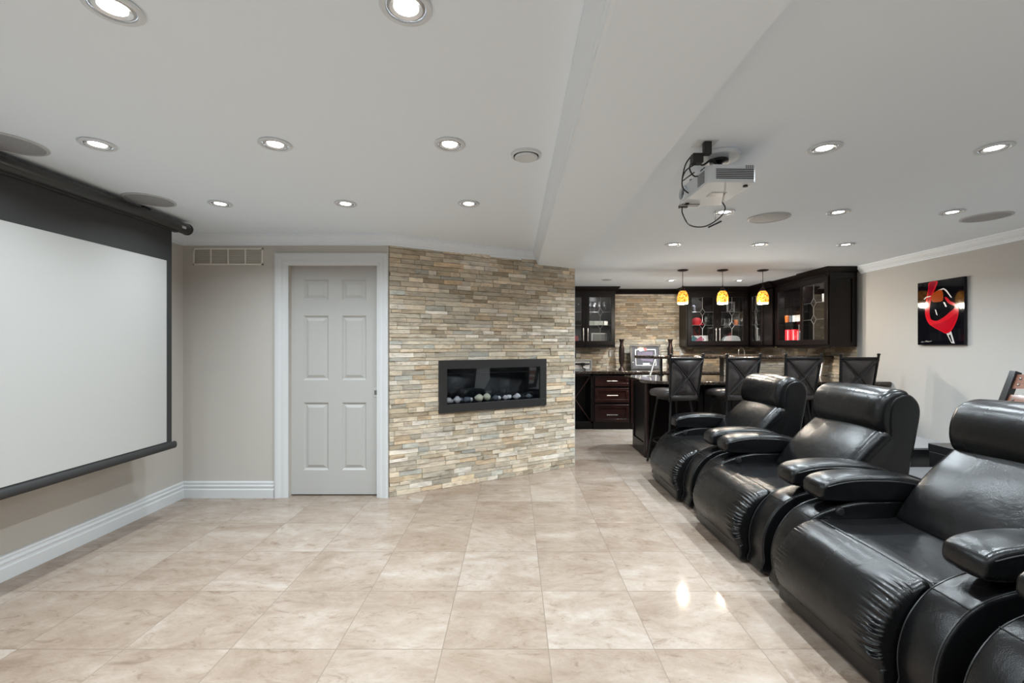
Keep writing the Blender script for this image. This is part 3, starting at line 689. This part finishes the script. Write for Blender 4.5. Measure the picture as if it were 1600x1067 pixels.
e = empty('sink_cabinet', (1.835, FY, 0), 'long dark base cabinet run behind the bar with the sink', 'cabinet')
MB().box(0, XR - 1.835 - .006, .022, .59, 0, .878).build('carcass', 'esp', e, smooth=False)
for k in range(4):
    d = ring_frame(MB(), .01 + k * .585, .585 + k * .585, .11, .86, .06, 0, .022).box(.07 + k * .585, .53 + k * .585, .01, .022, .17, .8).build('cabinet_door', 'cherry', e, bevel=.003)
    handle_v(d, .05 + k * .585 + (.48 if k % 2 == 0 else 0), .72, .15, 0)
o = MB().box(XP + .002, XR - .004, FY - .03, YB - .024, .88, .92).build('back_counter', 'granite', bevel=.008); tag(o, 'dark granite back counter along the stone splashback', 'countertop')

# ------------------------------------------------------------------ wall cabinets
CB, CT = 1.31, 2.195
CC = [(0, 0), (.07, 0), (.07, -.014), (.055, -.03), (.03, -.055), (.012, -.07), (.012, -.085), (0, -.085)]
def glass_door(parent, x0, x1, hx, leaded=True, z0=CB + .02, z1=2.175, st=.062):
    d = ring_frame(MB(), x0 + .002, x1 - .002, z0, z1, st, -.02, 0, .068).build('door', 'esp', parent, bevel=.002)
    gx0, gx1, gz0, gz1 = x0 + st, x1 - st, z0 + .066, z1 - .066
    MB().box(gx0, gx1, -.012, -.008, gz0, gz1).build('glass_pane', 'pane', d, smooth=False)
    if leaded:
        cx = (gx0 + gx1) / 2; mb = MB(); y = -.014; W = gx1 - gx0; r = .0028
        za, zb = gz0 + (gz1 - gz0) * .66, gz0 + (gz1 - gz0) * .36
        a, b = W * .12, .062
        def ln(*p): mb.tube([(x, y, z) for x, z in p], r, 6)
        ln((cx, gz1), (cx, za + b)); ln((cx, za - b), (cx, zb + b)); ln((cx, zb - b), (cx, gz0))
        for zc in (za, zb):
            ln((cx, zc + b), (cx + a, zc)); ln((cx + a, zc), (cx, zc - b)); ln((cx, zc - b), (cx - a, zc)); ln((cx - a, zc), (cx, zc + b))
            ln((gx0, zc), (cx - a, zc)); ln((cx + a, zc), (gx1, zc))
        mb.build('leading', 'lead', d)
    if hx is not None: handle_v(d, hx, 1.50, .21, -.02)
    return d
def wall_cabinet(label, loc, rz, W, D, doors, crown, leaded=True, filler=None, puck=None, panel_end=False):
    e = empty('wall_cabinet', loc, label, 'cabinet', rz=rz); t = .02
    mb = MB().box(0, t, 0, D, CB, CT).box(W - t, W, 0, D, CB, CT).box(t, W - t, 0, D, CB, CB + t).box(t, W - t, 0, D, CT - t, CT).box(t, W - t, D - .01, D, CB, CT)
    if filler: mb.box(filler[0], filler[1], 0, .02, CB, CT)
    if len(doors) > 1: mb.box(W / 2 - .01, W / 2 + .01, 0, .03, CB, CT)
    mb.build('carcass', 'esp', e, bevel=.0015)
    for x0, x1, hx in doors: glass_door(e, x0, x1, hx, leaded)
    for z in (1.654, 1.87): MB().box(t, W - t, .03, D - .012, z - .003, z + .003).build('shelf', 'shelfg', e, smooth=False)
    MB().box(0, W, 0, .02, CB - .022, CB).build('light_rail', 'esp', e, bevel=.002)
    pts = crown
    sweep('crown_moulding', CC, pts, CZ - .001, 'esp', -1, False, e)
    mb = MB().box(0, W, 0, D, CT, CZ - .002); mb.build('top_frieze', 'esp', e, smooth=False)
    if puck is not None:
        MB().lathe([(.035, -.001), (.035, -.010), (.03, -.012), (.0001, -.013)], c=(puck, .045, CT - t), n=20).build('puck_lamp', 'puck', e)
        l = bpy.data.lights.new('puck_light', 'AREA'); l.shape = 'DISK'; l.size = .06; l.energy = 2.2; l.color = (.95, .97, 1)
        lo = bpy.data.objects.new('puck_light', l); COL.objects.link(lo); lo.parent = e; lo.location = (puck, .045, CT - t - .016)
    if panel_end:
        T = Matrix.Translation((W, .0, 0)) @ Matrix.Rotation(PI/2, 4, 'Z')
        ring_frame(MB(), 0, D, CB, CT, .055, -.012, 0).build('x', 'esp', e)
        o = bpy.data.objects['x']; me = o.data; o.name = 'end_panel'
        for v in me.vertices: v.co = Vector((W - v.co.y, v.co.x, v.co.z))
        me.flip_normals()
    return e
# left one
wall_cabinet('dark glass-door wall cabinet on the back wall next to the fireplace wall', (XP + .015, 7.3, 0), 0, .972, .32, [(0, .486, .45), (.486, .972, .522)], [(0, 0), (.972, 0), (.972, .32)], puck=.7)  # puck lamp added here to brighten the faint contents
wall_cabinet('dark leaded-glass wall cabinet with two doors behind the pendants', (2.81, 7.3, 0), 0, 1.035, .32, [(.015, .495, .465), (.495, .975, .525)], [(0, .32), (0, 0), (.985, 0)], puck=.24, filler=(.975, 1.035))
wall_cabinet('dark wall cabinet in the corner with one narrow leaded door', (3.852, 7.64, 0), -PI/2, .985, .325, [(.36, .72, .64)], [(.36, 0), (.985, 0)], filler=(.72, .985), puck=.56)
wall_cabinet('dark wall cabinet with clear glass door showing red boxes', (3.90, 6.652, 0), -PI/2, .648, .277, [(0, .648, .60)], [(0, 0), (.648, 0)], leaded=False, puck=.35)  # puck lamp added so the dark boxes and mugs show up lit
wall_cabinet('dark wall cabinet at the end of the run with leaded door, beside the wine picture', (3.85, 6.0, 0), -PI/2, .53, .327, [(0, .53, None)], [(0, 0), (.53, 0), (.53, .327)], puck=.2, panel_end=True)
o = sweep('crown_moulding', CC, [(1.66, YB - .022), (2.80, YB - .022)], CZ - .001, 'esp', -1, False); tag(o, 'dark crown moulding over the stone between the bar wall cabinets', 'moulding')

# ------------------------------------------------------------------ things inside the cabinets
def tumbler(loc, label, m_='tumbler', r=.032, hh=.11, cat='glass', group='glassware in the bar cabinets'):
    o = MB().lathe([(r * .8, 0), (r * .95, hh * .5), (r, hh), (r - .003, hh), (r * .75, .008), (.0001, .008)], n=18, cap=False)
    o.f.append(tuple(range(18))[::-1]); o = o.build('drinking_glass' if cat == 'glass' else 'mug', m_); o.location = loc; return tag(o, label, cat, group)
def wineglass(loc, label):
    o = MB().lathe([(.0001, 0), (.032, .001), (.03, .004), (.004, .008), (.0035, .07), (.012, .08), (.033, .11), (.036, .14), (.03, .175), (.0285, .175), (.034, .14), (.03, .112), (.0001, .085)], n=20, cap=False).build('wine_glass', 'tumbler')
    o.location = loc; return tag(o, label, 'glass', 'wine glasses in the bar cabinets')
S0, S1, S2 = CB + .021, 1.658, 1.874
# two-door cabinet
o = MB().lathe([(.075, 0), (.085, .02), (.085, .06), (.07, .10), (.04, .122), (.0001, .13)], n=24, cap=True).build('red_cap', 'redf'); o.name = 'cap'; o.location = (3.03, 7.43, S1); tag(o, 'red cap on the middle shelf behind the left leaded door', 'cap')
o = MB().prism([(-.085, -.02), (.085, -.02), (.07, -.10), (.03, -.125), (-.03, -.125), (-.07, -.10)], 0, .01).build('visor', 'redf', bpy.data.objects['cap'])
o = MB().lathe([(.05, 0), (.062, .04), (.06, .11), (.045, .14), (.042, .14), (.057, .10), (.0001, .01)], n=20).build('glass_jar', 'tumbler'); o.location = (3.19, 7.45, S1); tag(o, 'clear glass jar on the middle shelf right of the red cap', 'jar')
def card(loc, w_, h_, m_, rz, ry, label, name='display_card', cat='card', t=.004):
    o = MB().box(-w_/2, w_/2, -t, t, 0, h_).build(name, m_, bevel=.001); o.location = loc; o.rotation_euler = (-.12, ry, rz); return tag(o, label, cat)
card((3.0, 7.52, S0), .24, .16, 'paper', .05, 0, 'pale printed sheet on the bottom shelf behind the left leaded door')
card((2.99, 7.46, S0 + .05), .13, .09, 'teal', .1, .6, 'teal card leaning among the papers, bottom shelf of left leaded door')
card((3.10, 7.40, S0 + .05), .12, .08, 'plum', -.1, -.7, 'plum card leaning among the papers, bottom shelf of left leaded door')
card((3.18, 7.50, S0), .14, .16, 'paper', -.1, 0, 'second pale sheet standing right of the plum card')
o = MB().lathe([(.02, 0), (.03, .03), (.024, .07), (.03, .10), (.0001, .13)], n=14).build('figurine', 'pebd'); o.location = (2.99, 7.45, S2); tag(o, 'small dark figurine on the top shelf behind the left leaded door', 'figurine')
e = empty('photo_frame', (3.62, 7.48, S2), 'silver photo frame on the top shelf behind the right leaded door', 'photo frame', rz=.1)
ring_frame(MB(), -.07, .07, 0, .18, .025, -.01, .01).build('frame', 'silver', e, bevel=.002); MB().box(-.046, .046, -.002, .004, .024, .156).build('photo', 'mat_', e)
for i, x in enumerate((3.43, 3.50, 3.57)): tumbler((x, 7.42 + .03 * (i % 2), S1), f'clear tumbler on the middle shelf of the right leaded door, {ORD[i]} from left')
tumbler((3.68, 7.42, S1), 'orange pendant reflection shaped as a tumbler on the middle shelf of the right leaded door', 'orange', .034, .09)  # orange one stands in for a pendant reflection in the door glass
o = MB().puff(cr([(-.14, 0), (-.14, .06), (-.10, .125), (-.03, .15), (.07, .15), (.13, .12), (.15, .05), (.14, 0)], 4), -.05, .05, .006).build('tin', mat('pale tin', (.42, .41, .39), .35, .3)); o.location = (3.60, 7.45, S0 + .003); tag(o, 'pale rounded tin on the bottom shelf behind the right leaded door', 'tin')
# corner cabinet
wineglass((4.02, 7.12, S1), 'wine glass in the corner cabinet, middle shelf, nearer the back wall'); wineglass((4.02, 6.98, S1), 'wine glass in the corner cabinet, middle shelf, nearer the room')
tumbler((4.0, 7.12, S0), 'clear tumbler at the bottom of the corner cabinet, toward the back wall'); tumbler((4.0, 7.0, S0), 'clear tumbler at the bottom of the corner cabinet, toward the room')
tumbler((4.0, 7.05, S2), 'clear tumbler on the top shelf of the corner cabinet')
# clear door cabinet: red gift boxes, mugs, bottles
for i, (y, wv, hv) in enumerate(((6.50, .12, .22), (6.37, .10, .22), (6.27, .06, .20))):
    e = empty('gift_box', (4.02, y, S0), f'tall red box at the bottom of the clear glass cabinet, {ORD[i]} from the corner', 'box', 'red boxes in the clear glass cabinet')
    MB().box(-.05, .05, -wv/2, wv/2, 0, hv).build('carton', 'red', e, bevel=.002); MB().box(-.0512, -.05, -wv * .1, wv * .02, .01, hv - .01).build('stripe', 'paper', e)
for i, y in enumerate((6.205, 6.15, 6.095)):
    e = empty('bottle', (3.965, y, S0), f'small dark bottle beside the red boxes, {ORD[i]} from them', 'bottle', 'dark bottles in the clear glass cabinet')
    MB().lathe([(.022, 0), (.023, .09), (.02, .11), (.009, .14), (.009, .18), (.0001, .18)], n=16).build('body', 'pebd', e); MB().lathe([(.0235, 0), (.0235, .035)], c=(0, 0, .035), n=16, cap=False).build('paper_label', 'paper', e)
    MB().lathe([(.0105, 0), (.0105, .02), (.0001, .021)], c=(0, 0, .172), n=12, cap=False).build('bottle_cap', 'silver', e)
tumbler((3.98, 6.52, S1), 'orange glass on the middle shelf of the clear glass cabinet', 'orange', .035, .10)
for i, (y, m_, desc) in enumerate(((6.42, 'pebd', 'dark'), (6.34, 'white', 'white'), (6.25, 'paper', 'off-white'), (6.16, 'white', 'white patterned'))):
    e = empty('mug', (3.98, y, S1), f'{desc} mug on the shelf over the red boxes, {ORD[i]} from the orange glass', 'mug', 'mugs in the clear glass cabinet')
    MB().lathe([(.032, 0), (.034, .09), (.031, .09), (.029, .01), (.0001, .01)], n=20).build('cup', m_, e)
    MB().tube([(0, -.032 - .02 * math.sin(a), .045 + .028 * math.cos(a)) for a in [PI * k / 8 for k in range(9)]], .004, 6).build('handle', m_, e)
# end cabinet
e = empty('mug', (3.98, 5.72, S2), 'white mug on the top shelf of the end cabinet', 'mug')
MB().lathe([(.036, 0), (.038, .11), (.035, .11), (.033, .01), (.0001, .01)], n=20).build('cup', 'white', e); MB().tube([(0, -.036 - .02 * math.sin(a), .055 + .03 * math.cos(a)) for a in [PI * k / 8 for k in range(9)]], .004, 6).build('handle', 'white', e)
e = empty('photo_frame', (4.02, 5.60, S2), 'small pale picture frame right of the mug in the end cabinet', 'photo frame', rz=-PI/2)
ring_frame(MB(), -.045, .045, 0, .12, .018, -.008, .008).build('frame', 'silver', e, bevel=.002); MB().box(-.028, .028, -.002, .004, .017, .104).build('photo', 'plum', e)
for z, lab in ((S1, 'folded pale napkin on the middle shelf of the end cabinet'), (S0, 'folded pale napkin at the bottom of the end cabinet')):
    o = MB().prism([(-.06, -.06), (.06, -.06), (.06, .06), (-.02, .05)], 0, .05).build('napkin', 'paper'); o.data.vertices[7].co.z = .01; o.data.vertices[4].co.z = .02; o.location = (3.98, 5.60, z); tag(o, lab, 'napkin')
# left cabinet
for i, x in enumerate((1.27, 1.34, 1.42, 1.50)): wineglass((x, 7.45, S2), f'wine glass on the top shelf of the left bar cabinet, {ORD[i]} from its door handles')
for i, (x, w_) in enumerate(((1.27, .09), (1.40, .15), (1.52, .07))):
    o = MB().box(-w_/2, w_/2, -.05, .05, 0, .07).build('small_box', ('paper', 'white', 'silver')[i], bevel=.003); o.location = (x, 7.45, S1); tag(o, f'{("cream", "long white", "silver")[i]} box on the middle shelf of the left bar cabinet', 'box')
e = empty('photo_frame', (1.42, 7.47, S0), 'grey picture frame at the bottom of the left bar cabinet', 'photo frame')
ring_frame(MB(), -.13, .13, 0, .20, .018, -.008, .008).build('frame', 'silver', e, bevel=.002); MB().box(-.112, .112, -.002, .004, .017, .182).build('print', mat('grey print', (.22, .23, .22), .4), e)
for i, x in enumerate((.86, .95, 1.03)):
    o = MB().box(-.036, .036, -.05, .05, 0, .19 - .02 * i).build('canister', 'red', bevel=.003); o.location = (x, 7.44, S0); tag(o, f'red canister at the bottom of the left bar cabinet, {ORD[i]} from the stone wall', 'canister', 'red canisters')
for i, x in enumerate((.88, .98)): tumbler((x, 7.44, S1), f'clear tumbler above the red canisters, {ORD[i]} from the stone wall')

# ------------------------------------------------------------------ back counter things
CTZ = .9205
def tall_vase(x, lab):
    e = empty('floor_vase', (x, 7.45, CTZ), lab, 'vase', 'tall bronze candlesticks on the back counter'); e.name = 'candlestick'
    MB().lathe([(.052, 0), (.05, .012), (.03, .03), (.022, .06), (.036, .11), (.040, .2), (.038, .38), (.026, .43), (.030, .47), (.046, .50), (.046, .505), (.0001, .505)], n=24).build('body', 'bronze', e)
    mb = MB()
    for k in range(8):
        a = 2 * PI * k / 8; mb.tube([(.040 * math.cos(a), .04 * math.sin(a), .12), (.043 * math.cos(a), .043 * math.sin(a), .25), (.041 * math.cos(a), .041 * math.sin(a), .37)], .004, 6)
    mb.build('rib', 'metal', e)
tall_vase(1.79, 'tall bronze candlestick left of the framed jersey'); tall_vase(2.60, 'tall bronze candlestick right of the framed jersey')
e = empty('framed_jersey', (2.19, 7.42, CTZ + .002), 'black framed jersey print leaning on the back counter stone', 'picture'); e.rotation_euler = (-.16, 0, 0)
ring_frame(MB(), -.255, .255, 0, .42, .035, -.014, .014).build('frame', 'black', e, bevel=.003)
MB().box(-.22, .22, -.002, .004, .035, .385).build('mount', 'mat_', e)
ring_frame(MB(), -.17, .17, .07, .34, .008, -.005, -.002).build('inner_border', 'silver', e)
MB().prism([(-.13, .30), (.12, .30), (.12, .12), (.02, .15), (-.06, .14), (-.13, .22)], 0, .003, Matrix.Rotation(PI/2, 4, 'X') @ Matrix.Translation((0, 0, .003))).build('jersey', 'jersey', e)
MB().lathe([(.026, 0), (.026, .003), (.0001, .003)], T=Matrix.Translation((0, -.003, .34)) @ Matrix.Rotation(PI/2, 4, 'X'), n=20).build('crest', mat('crest red', (.45, .12, .1), .5), e)
MB().box(-.05, .06, -.006, -.002, .085, .11).build('name_plate', 'paper', e)
MB().box(-.25, .25, -.004, .006, .002, .418).build('picture_glass', 'pane', e)
e = empty('wine_holder', (1.13, 7.42, CTZ), 'silver framed stand holding a dark bottle shape on the back counter', 'ornament')
ring_frame(MB(), -.16, .16, 0, .17, .022, -.02, .01).build('frame', 'silver', e, bevel=.003)
MB().box(-.14, .14, .0, .008, .02, .15).build('back_plate', 'paper', e)
MB().tube([(-.12, -.015, .10), (-.03, -.02, .10), (-.01, -.03, .095), (.03, -.03, .095), (.05, -.02, .10), (.12, -.015, .10)], [.012, .014, .026, .026, .012, .012], 12).tube([(.0, -.03, .09), (.0, -.06, .03), (.05, -.06, .012)], .012, 8).build('bottle_ornament', 'black', e)
def outlet(loc, rz, lab):
    e = empty('wall_outlet', loc, lab, 'outlet', 'outlets in the stone splashback', rz)
    MB().box(-.037, .037, -.034, -.006, -.058, .058).build('cover_plate', 'outlet', e, bevel=.002)
    MB().box(-.017, .017, -.036, -.033, .008, .04).box(-.017, .017, -.036, -.033, -.04, -.008).build('socket', 'outlet', e)
outlet((1.66, YB, 1.19), 0, 'cream outlet left of the left candlestick'); outlet((1.09, YB, 1.18), 0, 'cream outlet beside the fireplace wall above the bottle stand')
outlet((2.86, YB, 1.20), 0, 'cream outlet below the two-door leaded cabinet'); outlet((4.18, 6.9, 1.2), -PI/2, 'cream outlet below the corner cabinet')
e = empty('faucet', (3.72, 7.42, CTZ), 'arched chrome faucet rising behind the bar', 'faucet')
MB().lathe([(.026, 0), (.026, .012), (.014, .02), (.012, .06), (.0001, .06)], n=16).build('base', 'steel', e)
MB().tube([(0, 0, .05), (0, 0, .26)] + [(.05 - .05 * math.cos(a), -.0, .30 + .07 * math.sin(a)) for a in [PI * k / 10 for k in range(11)]] + [(.10, 0, .24)], .010, 10).build('spout', 'steel', e)

# ------------------------------------------------------------------ pendants
def pendant(loc, lab):
    e = empty('pendant_lamp', loc, lab, 'pendant lamp', 'amber mosaic pendants over the bar')
    MB().lathe([(.066, 0), (.066, -.008), (.05, -.016), (.012, -.020), (.0001, -.020)], n=32, cap=True).build('canopy', 'metal', e)
    MB().tube([(0, 0, -.018), (0, 0, -.23)], .0035, 8).build('cord', 'blackpl', e)
    MB().lathe([(.008, -.20), (.012, -.225), (.02, -.235), (.034, -.262), (.036, -.27), (.0001, -.27)], n=24, cap=False).build('cap', 'bronze', e)
    MB().lathe([(.036, -.268), (.052, -.29), (.063, -.325), (.068, -.36), (.068, -.39), (.064, -.415)], n=32, cap=False).build('shade', 'amber', e)
    MB().lathe([(.0645, -.415), (.060, -.432), (.052, -.432), (.056, -.415), (.06, -.38)], n=32, cap=False).build('rim', 'glow', e)
    MB().lathe([(.0001, -.30), (.02, -.31), (.028, -.34), (.02, -.37), (.0001, -.38)], n=16, cap=False).build('bulb', mat('bulb', (1, 1, 1), .5, emis=(1, .8, .5), es=12) if 'bulb' not in bpy.data.materials else bpy.data.materials['bulb'], e)
    l = bpy.data.lights.new('pendant_light', 'POINT'); l.energy = 20; l.color = (1, .91, .78); l.shadow_soft_size = .03
    lo = bpy.data.objects.new('pendant_light', l); COL.objects.link(lo); lo.parent = e; lo.location = (0, 0, -.45)
    return e
p1 = pendant((2.14, 5.68, CZ), 'lit amber mosaic pendant over the bar, left one of three')
dup(p1, (2.645, 5.68, CZ), 'lit amber mosaic pendant over the bar, middle one of three'); dup(p1, (3.155, 5.68, CZ), 'lit amber mosaic pendant over the bar, right one of three')

# ------------------------------------------------------------------ projector
e = empty('projector', (1.03, 2.30, 2.095), 'light grey projector hung from the ceiling, lens toward the screen', 'projector', rz=.03)
PW, PL, PH = .114, .178, .085
mb = MB().prism([(-PW, -PL + .02), (-PW + .02, -PL), (PW - .008, -PL), (PW, -PL + .008), (PW, PL - .008), (PW - .008, PL), (-PW + .008, PL), (-PW, PL - .008)], 0, PH)
body = mb.build('housing', 'proj', e, bevel=.006, seg=3)
mb = MB()
for k in range(6): mb.box(-PW + .035, PW - .012, -PL - .0012, -PL + .004, .016 + k * .0085, .0205 + k * .0085)
mb.build('side_vent', 'dgrey', e, smooth=False)
mb = MB()
for i in range(6):
    for k in range(7): mb.box(-PW - .0012, -PW + .004, -PL + .045 + i * .013, -PL + .053 + i * .013, .014 + k * .0085, .019 + k * .0085)
mb.build('front_vent', 'dgrey', e, smooth=False)
T = Matrix.Translation((-PW, PL - .075, .042)) @ Matrix.Rotation(-PI/2, 4, 'Y')
MB().lathe([(.040, -.005), (.040, .012), (.034, .016), (.032, .008), (.028, .006)], T=T, n=32, cap=False).build('lens_ring', 'proj', e)
MB().lathe([(.030, .006), (.018, .011), (.0001, .013)], T=T, n=28, cap=False).build('lens', 'lensg', e)
MB().box(-PW + .004, -.01, PL - .03, PL + .001, -.006, .012).build('recess_panel', mat('recess grey', (.3, .3, .3), .5), e)
mb = MB()
for i in range(4):
    for k in range(4): mb.box(PW - .05 + i * .010, PW - .045 + i * .010, -PL - .001, -PL + .002, .066 + k * .004, .0685 + k * .004)
mb.build('speaker_holes', 'dgrey', e, smooth=False)
MB().lathe([(.010, 0), (.012, -.008), (.0001, -.009)], c=(-PW + .03, PL - .04, 0), n=14).lathe([(.010, 0), (.012, -.008), (.0001, -.009)], c=(PW - .03, -PL + .04, 0), n=14).build('foot', 'blackpl', e)
MB().box(-.03, .05, -.03, .03, -.0015, .001).build('rating_plate', 'silver', e)
MB().box(-PW + .006, -PW + .05, PL - .0, PL + .02, -.012, .004).build('wifi_dongle', 'blackpl', e)
MB().lathe([(.095, .185), (.10, .178), (.095, .162), (.03, .158), (.0001, .158)], c=(.0, -.045, 0), n=36).build('ceiling_plate', 'ring', e)
MB().lathe([(.045, .158), (.045, .145), (.016, .14), (.016, .10), (.0001, .10)], c=(0, -.045, 0), n=24).build('mount_stem', 'blackpl', e)
mb = MB().box(-.10, .08, -.075, -.055, .088, .102).box(-.03, .03, -.11, .06, .088, .10)
for sx, sy in ((-.1, -.1), (.08, -.1), (-.1, .06), (.08, .06)): mb.tube([(0, -.045, .098), (sx, sy, .093), (sx, sy, .084)], .007, 8)
mb.build('mount_arm', 'blackpl', e)
mb = MB().tube(cr([(-.10, .06, .02), (-.16, .02, .05), (-.17, -.04, .13), (-.15, -.08, .17)], 6, False), .0035, 8).tube(cr([(-.08, -.05, .09), (-.13, -.06, .07), (-.16, -.07, .11), (-.14, -.09, .16)], 6, False), .0035, 8)
mb.tube(cr([(-.02, -.08, .10), (-.07, -.12, .13), (-.11, -.10, .11), (-.14, -.09, .15)], 6, False), .0045, 8); mb.build('power_cable', 'blackpl', e)
mb = MB().tube(cr([(-.09, PL + .01, -.005), (-.085, PL + .02, -.04), (-.04, PL + .03, -.10), (.04, PL + .02, -.11), (.11, PL, -.07), (.125, PL - .04, -.03), (.10, PL - .06, .0)], 8, False), .0035, 8)
mb.build('video_cable', 'blackpl', e)
MB().tube([(.10, PL + .02, -.02), (.10, PL + .02, -.085)], .0012, 6).tube([(.06, PL + .02, -.115), (.125, PL + .0, -.085)], .0045, 8).build('antenna_lead', 'blackpl', e)
e = empty('power_adapter', (.845, 2.12, CZ), 'black power plugs in the ceiling outlet beside the projector', 'power adapter')
MB().box(.01, .11, -.035, .045, -.004, 0).build('outlet_plate', 'ring', e, bevel=.001)
MB().box(.045, .08, -.03, .0, -.065, -.004).box(.0, .05, -.01, .035, -.095, -.05).build('plug', 'blackpl', e, bevel=.004)
MB().tube(cr([(.02, .01, -.095), (-.02, .03, -.12), (-.03, .05, -.16), (-.0, .06, -.14), (.03, .05, -.12)], 6, False), .003, 6).build('cable', 'blackpl', e)

# ------------------------------------------------------------------ wine picture on the right wall
YP0, YP1, ZP0, ZP1 = 4.626, 4.146, 1.328, 1.963
e = empty('wall_painting', (XR, YP0, ZP0), 'black painting of red wine splashing in a tilted glass', 'painting')
MB().box(-.032, -.006, YP1 - YP0, 0, 0, ZP1 - ZP0).build('canvas', 'canvas', e, bevel=.002)
MB().box(-.006, -.0, (YP1 - YP0) * .7, (YP1 - YP0) * .3, .2, .45).build('hanger', 'blackpl', e)
def uv(x, y):
    u = (x - 70) / 590; top = 185 - 85 * u; v = (972 - y) / (972 - top)
    # perspective-correct along the wall
    d = 1 / (1 / 4.626 + u * (1 / 4.146 - 1 / 4.626)); return ((d - YP0), v * (ZP1 - ZP0))
def paint(name, poly, m_, lay):
    mb = MB(); pts = [uv(*p) for p in poly]; n = len(pts); x = -.0325 - .0005 * lay
    mb.add([(x, a, b) for a, b in pts] + [(-.032, a, b) for a, b in pts], [tuple(range(n)), tuple(range(n, 2 * n))[::-1]] + [(i, (i + 1) % n, n + (i + 1) % n, n + i) for i in range(n)])
    return mb.build(name, m_, e, smooth=False)
paint('wine_pour', cr([(215, 180), (320, 160), (300, 240), (262, 330), (235, 430), (222, 540), (238, 640), (300, 665), (350, 650), (420, 605), (470, 560), (530, 510), (545, 470), (582, 490), (588, 560), (572, 640), (530, 740), (480, 810), (430, 828), (360, 795), (270, 745), (205, 690), (168, 590), (168, 470), (185, 350), (205, 250)], 4), 'pred', 1)
paint('wine_shade', cr([(260, 720), (360, 690), (470, 640), (560, 570), (560, 640), (500, 760), (440, 815), (350, 780)], 4), mat('crimson paint', (.45, .004, .015), .06), 2)
paint('pour_shade', cr([(225, 190), (300, 170), (280, 240), (240, 330), (215, 420), (200, 420), (205, 300)], 4), 'pred2', 2)
paint('wine_splash', cr([(415, 365), (445, 370), (480, 410), (520, 430), (570, 465), (560, 490), (510, 465), (460, 440), (425, 395)], 3), 'pred', 2)
paint('glass_stem', [(435, 828), (495, 800), (540, 955), (498, 950)], 'pwhite', 1)
paint('stem_shade', [(462, 850), (485, 840), (512, 930), (500, 935)], 'pdark', 2)
paint('glass_highlight', [(290, 520), (302, 525), (322, 595), (308, 585)], 'pwhite', 2); paint('glass_glint', [(392, 425), (415, 430), (440, 485), (425, 488)], 'pwhite', 2)
paint('glass_rim', [(270, 310), (340, 268), (400, 248), (440, 275), (505, 370), (492, 372), (430, 290), (398, 264), (342, 282), (275, 322)], 'pwhite', 1)
paint('glass_rim_edge', [(150, 388), (175, 360), (240, 345), (240, 355), (180, 370), (158, 392)], 'pwhite', 3)
paint('pendant_reflection', cr([(250, 345), (300, 290), (380, 275), (392, 400), (330, 425), (255, 420)], 3), mat('painted pendant reflection', (.35, .06, .01), .06), 3)  # amber pendant mirrored in the glossy canvas, painted on as a shape
paint('signature', [(105, 940), (135, 925), (150, 935), (180, 915), (215, 925), (250, 918), (245, 930), (200, 938), (165, 932), (140, 942)], mat('faint signature', (.12, .12, .12), .4), 1)

# ------------------------------------------------------------------ furniture behind the recliners
e = empty('slat_chair', (3.085, 2.78, 0), 'dark chair with bolted brown wood slat back behind the near recliner', 'chair')
def post(y): return MB().prism([(.10, .0), (.145, .0), (.15, .6), (.355, 1.135), (.31, 1.15), (.105, .62)], y - .02, y + .02, Matrix.Rotation(PI/2, 4, 'X'))
for y in (-.27, .27):
    post(-y).build('back_post', 'black', e, bevel=.003)
    MB().box(-.24, -.20, y - .02, y + .02, 0, .62).build('front_leg', 'black', e, bevel=.003)
for z0, z1 in ((1.03, 1.125), (.925, .99), (.80, .87), (.70, .76)):
    x = .118 + .383 * (z0 - .6)
    s_ = MB(); c = .012
    vs = []; n = 12
    def fn(a, b, s0=0): yy = -.25 + .5 * a; return Vector((x - .03 * 0 + s0 + .02 * math.sin(PI * a) + (b * (z1 - z0)) * .383, yy, z0 + b * (z1 - z0) + (.012 * math.sin(PI * a) if z0 > 1 else 0)))
    s_.grid(lambda a, b: fn(a, b), 12, 3, True).grid(lambda a, b: fn(a, b, .016), 12, 3, False)
    s_.grid(lambda a, b: fn(a, 1, .016 * b), 12, 1, True).grid(lambda a, b: fn(a, 0, .016 * b), 12, 1, False)
    sl = s_.build('slat', 'brown', e)
    for yy in (-.222, .222):
        for zz in ((z0 + (z1 - z0) * .3, z0 + (z1 - z0) * .72) if z0 > 1 else (z0 + (z1 - z0) * .5,)):
            MB().lathe([(.008, 0), (.007, .004), (.0001, .006)], T=Matrix.Translation((x + .003 + .383 * (zz - z0), yy, zz)) @ Matrix.Rotation(-PI/2, 4, 'Y'), n=14, cap=False).build('bolt', 'steel', sl)
MB().box(-.25, .10, -.29, .29, .60, .655).build('seat', 'black', e, bevel=.006)
MB().box(-.25, .10, -.28, .28, .50, .60).build('apron', 'black', e, bevel=.003)
e = empty('storage_box', (2.98, 3.36, 0), 'black storage cabinet with a screw on its front by the slat chair', 'cabinet')
MB().box(-.20, .22, -.20, .20, 0, .585).build('body', 'black', e, bevel=.004); MB().box(-.205, .225, -.205, .205, .585, .60).build('top', 'greytop', e, bevel=.003)
MB().lathe([(.007, 0), (.006, .004), (.0001, .005)], T=Matrix.Translation((.03, -.20, .53)) @ Matrix.Rotation(PI/2, 4, 'X'), n=12).build('screw', 'steel', e)
e = empty('side_table', (2.66, 2.86, 0), 'low black side table with grey top between the recliners', 'table')
MB().box(-.15, .17, -.17, .16, .49, .502).build('table_top', 'greytop', e, bevel=.002); MB().box(-.145, .165, -.165, .155, .44, .49).build('apron', 'black', e)
for sx in (-.13, .15):
    for sy in (-.15, .14): MB().box(sx - .015, sx + .015, sy - .015, sy + .015, 0, .44).build('leg', 'black', e)
